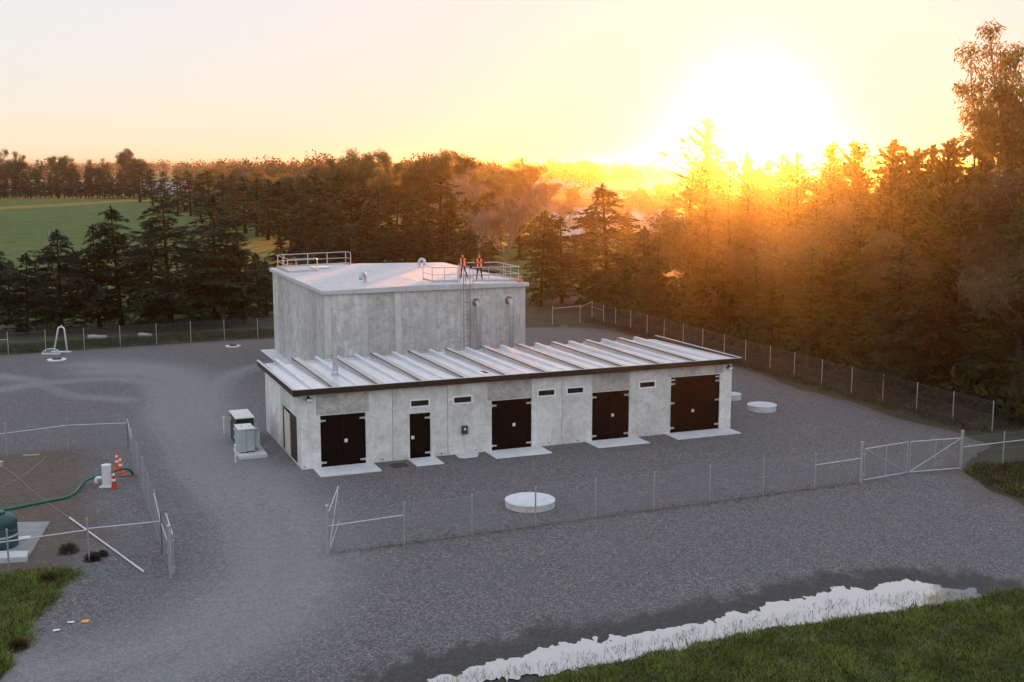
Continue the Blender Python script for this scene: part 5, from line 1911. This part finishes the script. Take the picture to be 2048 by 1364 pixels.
for i, (k, x, yt, d) in enumerate((('hedge', 985, 385, 215), ('gum', 1015, 360, 260), ('gum', 1050, 345, 285), ('hedge', 1060, 410, 200), ('gum', 1095, 362, 300), ('bare', 1120, 385, 225), ('gum', 1140, 372, 330), ('hedge', 1105, 430, 180), ('bare', 1165, 392, 270), ('hedge', 1175, 445, 165), ('gum', 1200, 378, 350), ('hedge', 1255, 425, 185), ('bare', 1235, 398, 240), ('gum', 1285, 372, 380), ('hedge', 1330, 420, 175), ('bare', 1335, 385, 250), ('gum', 1330, 365, 330), ('hedge', 1345, 390, 205), ('hedge', 1310, 470, 150), ('hedge', 1165, 490, 142), ('hedge', 1250, 480, 145))):
    tree(k, at_dist(x, d), top_h(yt, d), {'hedge': 'dark conifer in the hazy middle ground right of the reservoir', 'gum': 'hazy round-headed gum right of the reservoir before the suburb', 'bare': 'hazy leafless tree in the middle ground right of the reservoir'}[k], GC, 1.35, var=i)
for i, (x, yt, d) in enumerate(((560, 345, 255), (620, 335, 250), (660, 325, 245), (770, 318, 245), (815, 318, 240), (965, 335, 250), (990, 345, 270), (545, 350, 300), (500, 345, 300), (450, 345, 330))):
    tree('gum', at_dist(x, d), top_h(yt, d), 'broad gum filling out the belt above the shelter conifers', GM, 1.15, var=i + 2)
# far row across the top of the field
GF = 'gum trees along the far side of the field'
for i, (x, yt, wd) in enumerate(((-30, 300, 0.9), (12, 296, 0.8), (42, 302, 0.8), (88, 318, 0.7), (125, 310, 0.9), (158, 308, 0.9), (186, 318, 0.7), (216, 315, 0.8), (262, 300, 0.8), (284, 294, 0.9))):
    tree('gum', at_dist(x, 535 + 6 * (i % 3)), top_h(yt, 535), nth(i, 'round-headed gum', 'along the far side of the field'), GF, wd, var=i)
GF2 = 'dark low conifers along the far side of the field'
for i in range(40):
    x = -40 + i * 8.0 + trng.uniform(-3, 3)
    tree('hedge', at_dist(x, 522 + 5 * (i % 2)), top_h(343 + trng.uniform(-8, 14), 522), 'dark low conifer under the gums along the far field edge', GF2, 0.95, var=i)

# forest on the right
GR = 'pines of the plantation on the right'
fence_line = [Vector((p.x, p.y, 0)) for p in fr]
tot = 0
rows = [(3.0, 3.4, (7.5, 10.5), ('pine', 'cedar', 'pine')), (6.5, 3.2, (9.5, 13.0), ('pine', 'pine', 'wattle')), (10.5, 3.6, (11.5, 14.5), ('pine', 'spire')), (15.5, 4.0, (13.5, 16.5), ('pine', 'spire')), (22.0, 4.4, (15.0, 17.8), ('spire', 'pine', 'spire')), (31.0, 5.0, (15.5, 18.5), ('spire', 'pine', 'spire')), (41.0, 5.0, (14.5, 17.5), ('pine', 'hedge')), (52.0, 5.0, (14.0, 17.5), ('pine', 'hedge'))]  # two deepest rows are added to stop sun reaching the yard between trunks
a0, a1 = fence_line[3], fence_line[-1] + (fence_line[-1] - fence_line[-2]) * 1.5
dirf = (a1 - a0).normalized()
nrmf = Vector((-dirf.y, dirf.x, 0))
if nrmf.x < 0:
    nrmf = -nrmf
lenf = (a1 - a0).length
for (off, step, hr, kinds) in rows:
    nfront = 0
    s = -14.0 if off > 12 else 1.0
    while s < lenf + 6:
        p = a0 + dirf * (s + trng.uniform(-0.9, 0.9)) + nrmf * (off + trng.uniform(-1.2, 1.2))
        xx = 1024 + F_PX * p.x / p.y
        if xx < 2150:
            k = kinds[trng.randrange(len(kinds))]
            hh = trng.uniform(*hr)
            tall = CAM_H + 38 / F_PX * p.y + trng.uniform(-0.8, 0.8)
            hh = min(hh, tall)
            if 1405 < xx < 1620:
                hh = min(hh, CAM_H + trng.uniform(2, 24) / F_PX * p.y)
            lab = {'pine': 'dense pine in the plantation on the right', 'spire': 'slim spire-topped pine in the plantation on the right', 'hedge': 'dense dark conifer added deep in the plantation on the right to block the sun', 'cedar': 'low dark conifer at the plantation edge on the right', 'wattle': 'grey-green leafy tree among the plantation pines'}[k]
            if off < 4.0 and nfront < len(ORD):
                lab = nth(nfront, {'pine': 'low pine', 'cedar': 'low dark conifer'}[k], 'in the front row behind the forest fence')
            nfront += 1
            tree(k, p, hh, lab, GR, 1.3 if k == 'pine' else 1.15)
            tot += 1
        s += step * trng.uniform(0.8, 1.25)
d = 150
tree('spire', at_dist(1398, d), top_h(246, d), 'tallest dark pine left of the sun at the plantation corner', None, 1.5, var=1)
tree('pine', at_dist(1432, 152), top_h(300, 152), 'broad pine just right of the tallest pine by the sun', None, 1.4, var=2)
tree('pine', at_dist(1375, 146), top_h(345, 146), 'shorter pine at the left corner of the plantation', None, 1.3, var=1)
tree('big_gum', at_dist(2075, 82), top_h(8, 82), 'huge gum tree towering at the right edge of the picture', None, 1.0, var=0, rz=0.6)
tree('wattle', at_dist(2010, 76), top_h(335, 76), 'bushy sunlit tree below the huge gum at the right edge', None, 1.0, var=0)
tree('wattle', at_dist(2075, 70), top_h(420, 70), 'leafy tree cut by the right edge below the huge gum', None, 1.15, var=1)
tree('wattle', at_dist(1905, 84), top_h(462, 84), 'pale grey-green drooping tree in front of the plantation', None, 1.0, var=1)

# undergrowth added between the plantation trunks to block low sun shafts
rng = np.random.RandomState(40)
nu = 60000
su = rng.uniform(-16, lenf + 8, nu)
ou = 2.2 + 58 * rng.rand(nu) ** 1.3
P_ = np.array([a0])[0][None, :] + np.outer(su, np.array(dirf)) + np.outer(ou, np.array(nrmf))
hu = 0.3 + (1.6 + 2.6 * np.clip(ou / 18, 0, 1)) * np.clip(fbm(P_[:, 0], P_[:, 1], 0.25, 3) + 0.62, 0.1, 1.2)
P_[:, 2] = rng.rand(nu) * hu
D = unit(rng.normal(0, 1, (nu, 3)) + np.array([0, 0, 0.3]))
V_, F_, T_2 = kites(P_, D, unit(np.cross(D, rng.normal(0, 1, (nu, 3)))), 0.45 + 0.5 * rng.rand(nu), 0.16 + 0.22 * rng.rand(nu), rng, rng.rand(nu))
tag(link('forest_undergrowth', np_mesh('forest_undergrowth', V_, F_, M['leaf_hedge'], T_2)), 'tangled brown-green undergrowth added between the plantation trunks to block the sun', 'undergrowth', kind='stuff')

# distant woodland: one mass of crowns fading into the haze
rng = np.random.RandomState(4)
Cs, Ss = [], []
for (d, x0, x1, n, hlo, hhi) in ((490, 480, 1000, 60, 12, 16), (560, 450, 1010, 60, 12, 16), (620, 380, 1360, 34, 7, 13), (800, 420, 1360, 44, 8, 15), (1050, -50, 1360, 90, 9, 16), (1500, -50, 2100, 150, 11, 18), (2100, -50, 2100, 170, 13, 21)):  # nearest two rows are added, hidden behind the gums, to shade the field
    xs = rng.uniform(x0, x1, n)
    hs2 = rng.uniform(hlo, hhi, n) * (0.75 + 0.5 * vnoise(xs * 0.02, xs * 0 + d, 1.0))
    for x, hh in zip(xs, hs2):
        p = at_dist(x, d + rng.uniform(-40, 40))
        k = 420 if d < 900 else 170
        u_ = rng.normal(0, 1, (k, 3))
        u_ = unit(u_) * (rng.rand(k) ** 0.4)[:, None]
        c_ = np.array(p) + np.array([0, 0, hh * 0.52]) + u_ * np.array([hh * 0.42, hh * 0.42, hh * 0.5]) * (1 + 0.25 * rng.rand(k)[:, None])
        Cs.append(c_)
        Ss.append(np.full(k, hh * (0.075 if d < 900 else 0.16)))
C = np.concatenate(Cs)
sz = np.concatenate(Ss)
D = unit(rng.normal(0, 1, C.shape))
V_, F_, T_2 = kites(C, D, unit(np.cross(D, rng.normal(0, 1, C.shape))), sz, sz * 0.6, rng, rng.rand(len(C)))
tag(link('distant_woodland', np_mesh('distant_woodland', V_, F_, M['far_leaf'], T_2)), 'hazy far woodland along the horizon, with hidden nearer rows added to shade the field', 'woodland', kind='stuff')

# ------------------------------------------------------------------ far buildings
M['hwall'] = simple('house_wall', (0.42, 0.38, 0.34), (0.50, 0.46, 0.42), 1.0, 0.9)
M['hroof_pale'] = simple('pale_iron_roof', (0.36, 0.35, 0.35), (0.46, 0.45, 0.45), 1.0, 0.8, 0.0)
M['hroof_grey'] = simple('grey_tile_roof', (0.16, 0.15, 0.15), (0.24, 0.22, 0.21), 1.5, 0.7)


def house_far(label, p, w, dp, hw, hr, rz, roof, group, hip=0.35):
    o = thing('house', label, 'house', p, rz, group)
    MB().box(-w / 2, w / 2, -dp / 2, dp / 2, 0, hw).build('wall', M['hwall'], o)
    e = 0.4
    m = MB()
    m.v = [(-w / 2 - e, -dp / 2 - e, hw), (w / 2 + e, -dp / 2 - e, hw), (w / 2 + e, dp / 2 + e, hw), (-w / 2 - e, dp / 2 + e, hw), (-w / 2 * (1 - hip), 0, hw + hr), (w / 2 * (1 - hip), 0, hw + hr)]
    m.f = [(0, 1, 5, 4), (1, 2, 5), (2, 3, 4, 5), (3, 0, 4), (3, 2, 1, 0)]
    m.build('roof', roof, o)
    for i in range(3):
        x = -w / 2 + w * (i + 0.6) / 3.4
        f_ = MB().box(x - 0.75, x + 0.75, -dp / 2 - 0.05, -dp / 2 + 0.02, 0.9, 2.1).build('window', M['alu'], o)
        MB().box(x - 0.65, x + 0.65, -dp / 2 - 0.06, -dp / 2 - 0.052, 1.0, 2.0).build('pane', M['glass'], f_)


GHs = 'houses of the far suburb'
house_far('house with broad pale roof between the green conifer and the sunlit pines', at_dist(1300, 262), 14, 10, 3.0, 2.4, 0.2, M['hroof_pale'], GHs)
house_far('gabled house left of the tall green conifer', at_dist(1165, 255), 12, 9, 3.4, 2.4, -0.3, M['hroof_pale'], GHs, 0.05)
house_far('small white roofed shed below the gabled house', at_dist(1148, 215), 5, 4, 2.2, 1.0, 0.1, M['hroof_pale'], GHs)
for i, (x, d, w) in enumerate(((1120, 640, 22), (1180, 690, 24), (1235, 600, 20), (1270, 720, 26), (1215, 520, 20), (1150, 760, 24), (1310, 560, 20), (1095, 720, 20), (1345, 680, 22), (1060, 620, 18))):
    house_far('low hazy house with hipped roof in the far suburb', at_dist(x, d), w, 12, 3.0, 3.0, 0.3 * math.sin(i * 2.1), M['hroof_grey'] if i % 3 else M['hroof_pale'], GHs)
sh = thing('white_shed', 'long white shed glimpsed between trunks beyond the far field', 'shed', at_dist(135, 640), -0.25)
MB().box(-38, 38, -9, 9, 0, 5.2).build('wall', M['hwall'], sh)
MB().box(-38.6, 38.6, -9.6, 9.6, 5.22, 6.0).build('roof', M['hroof_pale'], sh)
for i in range(9):
    MB().box(-34 + i * 8.2, -30 + i * 8.2, -9.08, -9.01, 0.2, 4.2).build('door', M['hroof_grey'], sh)
sh = thing('white_shed', 'white shed end showing right of the field corner trees', 'shed', at_dist(335, 560), -0.25)
MB().box(-9, 9, -7, 7, 0, 7.0).build('wall', M['white'], sh)
MB().box(-9.5, 9.5, -7.5, 7.5, 7.02, 7.6).build('roof', M['hroof_pale'], sh)
for i in range(3):
    MB().box(-7 + i * 5, -4 + i * 5, -7.08, -7.01, 0.2, 3.6).build('door', M['hroof_grey'], sh)
for i, (x, d) in enumerate(((100, 205 + 40), (88, 470), (170, 478))):
    tag(MB().lathe([(0.09, -0.1), (0.09, 1.35), (0.04, 1.4)], 8).build('field_post', M['log'], None, loc=at_dist(x, d)), ('pale wooden post standing alone in the near field', 'pale post at the far field edge, left one', 'pale post at the far field edge, right one')[i], 'post')

# ------------------------------------------------------------------ grass, weeds, litter, stones
def blades(name, label, poly, n, hgt, w, mat, z=0.05, seed=1, dens_fn=None, lean=0.5, zfn=None, cat='grass'):
    rng = np.random.RandomState(seed)
    xs = [p[0] for p in poly]
    ys = [p[1] for p in poly]
    X = rng.uniform(min(xs), max(xs), n * 3)
    Y = rng.uniform(min(ys), max(ys), n * 3)
    sd_ = poly_sd(X, Y, poly) + fbm(X, Y, 0.9, 3) * 0.9
    k = (sd_ > -0.45 * rng.rand(len(X)) ** 2) & (Y > 24)
    tuft = fbm(X, Y, 1.5, 3) + 0.5
    k &= rng.rand(len(X)) < np.clip(tuft * 1.5 - 0.2, 0.1, 1)
    X, Y, tuft, sd_ = X[k][:n], Y[k][:n], tuft[k][:n], sd_[k][:n]
    N = len(X)
    Z = (zfn(X, Y) if zfn else np.full(N, z))
    C = np.column_stack([X, Y, Z])
    D = unit(np.column_stack([rng.normal(0, lean, N), rng.normal(0, lean, N), np.ones(N)]))
    S = unit(np.cross(D, rng.normal(0, 1, (N, 3))))
    clump = np.clip(0.5 + 1.5 * fbm(X + 50, Y, 1.1, 4), 0.05, 1.15)
    V_, F_, T_2 = kites(C, D, S, hgt * (0.5 + 0.9 * rng.rand(N)) * (0.5 + clump), w * (0.6 + 0.8 * rng.rand(N)), rng, np.clip(0.02 + 0.65 * clump + 0.5 * (rng.rand(N) - 0.35), 0, 1))
    o = link(name, np_mesh(name, V_, F_, M[mat], T_2))
    return tag(o, label, cat, kind='stuff')


def verge_z(poly, zz):
    return lambda x, y: np.clip(poly_sd(x, y, poly) + 0.2, -0.15, 0.8) * zz * 1.6 + fbm(x, y, 0.8, 3) * 0.12


vp = [p for p in grass_r_poly if True]
vis_r = px((1090, 1366), (1190, 1342), (1330, 1308), (1420, 1290), (1560, 1262), (1690, 1245), (1800, 1228), (1900, 1214), (1990, 1196), (2100, 1178), (2140, 1400), (1024, 1420))
blades('verge_grass', 'rough green grass bank below the puddle', vis_r, 95000, 0.15, 0.020, 'grass', seed=2, zfn=verge_z(grass_r_poly, 0.16), lean=1.1)
vis_l = px((-60, 1155), (60, 1150), (110, 1142), (158, 1140), (110, 1180), (96, 1215), (60, 1245), (40, 1290), (12, 1330), (-40, 1400), (-80, 1300))
blades('corner_grass', 'bright green grass patch in the lower left corner', vis_l, 26000, 0.16, 0.020, 'grass', seed=3, zfn=verge_z(grass_l_poly, 0.12), lean=1.1)
pr = px((1935, 950), (1960, 935), (2100, 925), (2150, 980), (2100, 1010), (2020, 985))
blades('roadside_grass', 'brownish grass clump beside the right gate', pr, 4000, 0.22, 0.025, 'grass', z=0.0, seed=4, lean=0.6)
blades('roadside_weeds', 'brown weeds beside the right gate', pr, 7000, 0.25, 0.03, 'weed', z=0.0, seed=14, lean=0.7)
blades('verge_weeds', 'brown and straw weeds mixed through the grass bank', vis_r, 16000, 0.22, 0.022, 'weed', seed=12, zfn=verge_z(grass_r_poly, 0.16), lean=1.0)
blades('corner_weeds', 'brown weeds mixed through the lower left grass', vis_l, 5000, 0.2, 0.022, 'weed', seed=13, zfn=verge_z(grass_l_poly, 0.12), lean=1.0)
blades('verge_tufts', 'taller pale tufts standing out of the grass bank', vis_r, 9000, 0.24, 0.024, 'straw', seed=32, zfn=verge_z(grass_r_poly, 0.16), lean=0.6)
blades('corner_tufts', 'taller pale tufts standing out of the lower left grass', vis_l, 2600, 0.24, 0.024, 'straw', seed=33, zfn=verge_z(grass_l_poly, 0.12), lean=0.6)
# grass strips along the fences
strip = [p + Vector((0, 0.2, 0)) for p in fl] + [p + Vector((0, 4.5, 0)) for p in reversed(fl)]
blades('fence_grass', 'long dim grass under the conifers behind the left fence', strip, 26000, 0.34, 0.03, 'dimgrass', z=-0.03, seed=5, lean=0.5)
strip = [p + nrmf * -1.3 for p in fr] + [p + nrmf * 3.0 for p in reversed(fr)]
blades('forest_edge_weeds', 'brown and olive weeds along the forest fence', strip, 36000, 0.30, 0.035, 'weed', z=-0.02, seed=6, lean=0.6)
blades('forest_edge_grass', 'olive grass along the forest fence', strip, 18000, 0.26, 0.03, 'dimgrass', z=-0.02, seed=16, lean=0.6)
# needle litter under the front fence and sparse weeds in the puddle
fl2 = [p + Vector((0, -0.17, 0)) for p in front_fence] + [p + Vector((0.3, 0.2, 0)) for p in reversed(front_fence)]
blades('needle_litter', 'reddish brown needle litter along the foot of the front fence', fl2, 9000, 0.13, 0.018, 'litter', z=0.02, seed=7, lean=2.2, cat='litter')
pud = [p + Vector((0, -0.75, 0)) for p in puddle_line] + [p + Vector((0, 0.1, 0)) for p in reversed(puddle_line)]
blades('puddle_weeds', 'thin weeds standing in the puddle', pud, 7000, 0.17, 0.016, 'grass', z=0.0, seed=8, lean=0.5)
# small bushes by the soil patch
for i, (x, y, r_, mt, lab) in enumerate(((137, 1105, 0.42, 'weed', 'dark brown dead bush in the stones behind the cross fence'), (96, 1166, 0.45, 'weed', 'brown dead weed clump at the edge of the lower left grass'), (185, 1120, 0.35, 'weed', 'small dark weed at the foot of the fence post'), (205, 1112, 0.25, 'weed', 'flat dark weed right of the fence post'), (36, 1296, 0.36, 'litter', 'reddish dead weed low at the left edge of the gravel'))):
    rng = np.random.RandomState(300 + i)
    N = 900
    D = unit(rng.normal(0, 1, (N, 3)) * np.array([1, 1, 0.8]) + np.array([0, 0, 0.75]))
    C = D * (0.1 + 0.6 * rng.rand(N))[:, None] * r_ * np.array([1, 1, 0.9])
    C[:, 2] = np.abs(C[:, 2])
    V_, F_, T_2 = kites(C, D, unit(np.cross(D, rng.normal(0, 1, (N, 3)))), np.full(N, r_ * 0.5), np.full(N, 0.02), rng, rng.rand(N))
    bs = thing('dead_bush', lab, 'bush', gp(x, y), 0)
    link('twigs', np_mesh('twigs', V_, F_, M[mt], T_2), bs)
    MB().tube([(0, 0, -0.05), (0.02, 0, r_ * 0.6)], [0.025, 0.01], 6).build('stem', M['bark'], bs)


def stones(name, label, poly, n, s0, s1, seed, z=0.0):
    rng = np.random.RandomState(seed)
    xs = [p[0] for p in poly]
    ys = [p[1] for p in poly]
    X = rng.uniform(min(xs), max(xs), n * 4)
    Y = rng.uniform(min(ys), max(ys), n * 4)
    k = poly_sd(X, Y, poly) > 0
    X, Y = X[k][:n], Y[k][:n]
    base = np.array([(1, 0, 0), (0, 1, 0), (-1, 0, 0), (0, -1, 0), (0, 0, 1), (0, 0, -1)], float)
    fc = np.array([(0, 1, 4), (1, 2, 4), (2, 3, 4), (3, 0, 4), (1, 0, 5), (2, 1, 5), (3, 2, 5), (0, 3, 5)])
    Vs, Fs = [], []
    for i in range(len(X)):
        s = s0 + (s1 - s0) * rng.rand() ** 3
        a = rng.rand() * 6.28
        Rm = np.array([[math.cos(a), -math.sin(a), 0], [math.sin(a), math.cos(a), 0], [0, 0, 1]])
        v = base * np.array([1, 0.75, 0.5]) * s * (0.75 + 0.5 * rng.rand(6, 1))
        Vs.append(v @ Rm.T + np.array([X[i], Y[i], z + s * 0.2]))
        Fs.append(fc + 6 * i)
    return tag(link(name, np_mesh(name, np.concatenate(Vs), np.concatenate(Fs), M['stone'])), label, 'stones', kind='stuff')


stones('loose_stones', 'loose stones scattered over the soil patch at left', soil_poly, 1300, 0.018, 0.085, 21)
stones('yard_stones', 'loose pale stones scattered over the gravel yard', px((300, 740), (1500, 830), (1950, 1000), (1500, 1180), (700, 1340), (150, 1330), (330, 1000)), 900, 0.018, 0.05, 22)
stones('bank_stones', 'pale stones on the bank along the forest fence', [p + nrmf * -0.9 for p in fr] + [p + nrmf * 0.6 for p in reversed(fr)], 420, 0.03, 0.14, 23)

# ------------------------------------------------------------------ haze
hz = NT('haze')
hz.t.nodes.remove(hz.p)
vol = hz.n('VolumePrincipled')
vol.inputs['Color'].default_value = (0.95, 0.88, 0.80, 1)
vol.inputs['Density'].default_value = 0.00014
vol.inputs['Anisotropy'].default_value = 0.96
hz.l(vol.outputs[0], hz.out.inputs['Volume'])
hb = MB().box(-4000, 4000, -60, 6400, -1.6, 29).build('haze', hz.m)
tag(hb, kind='stuff', label='thin warm evening haze filling the air', cat='haze')
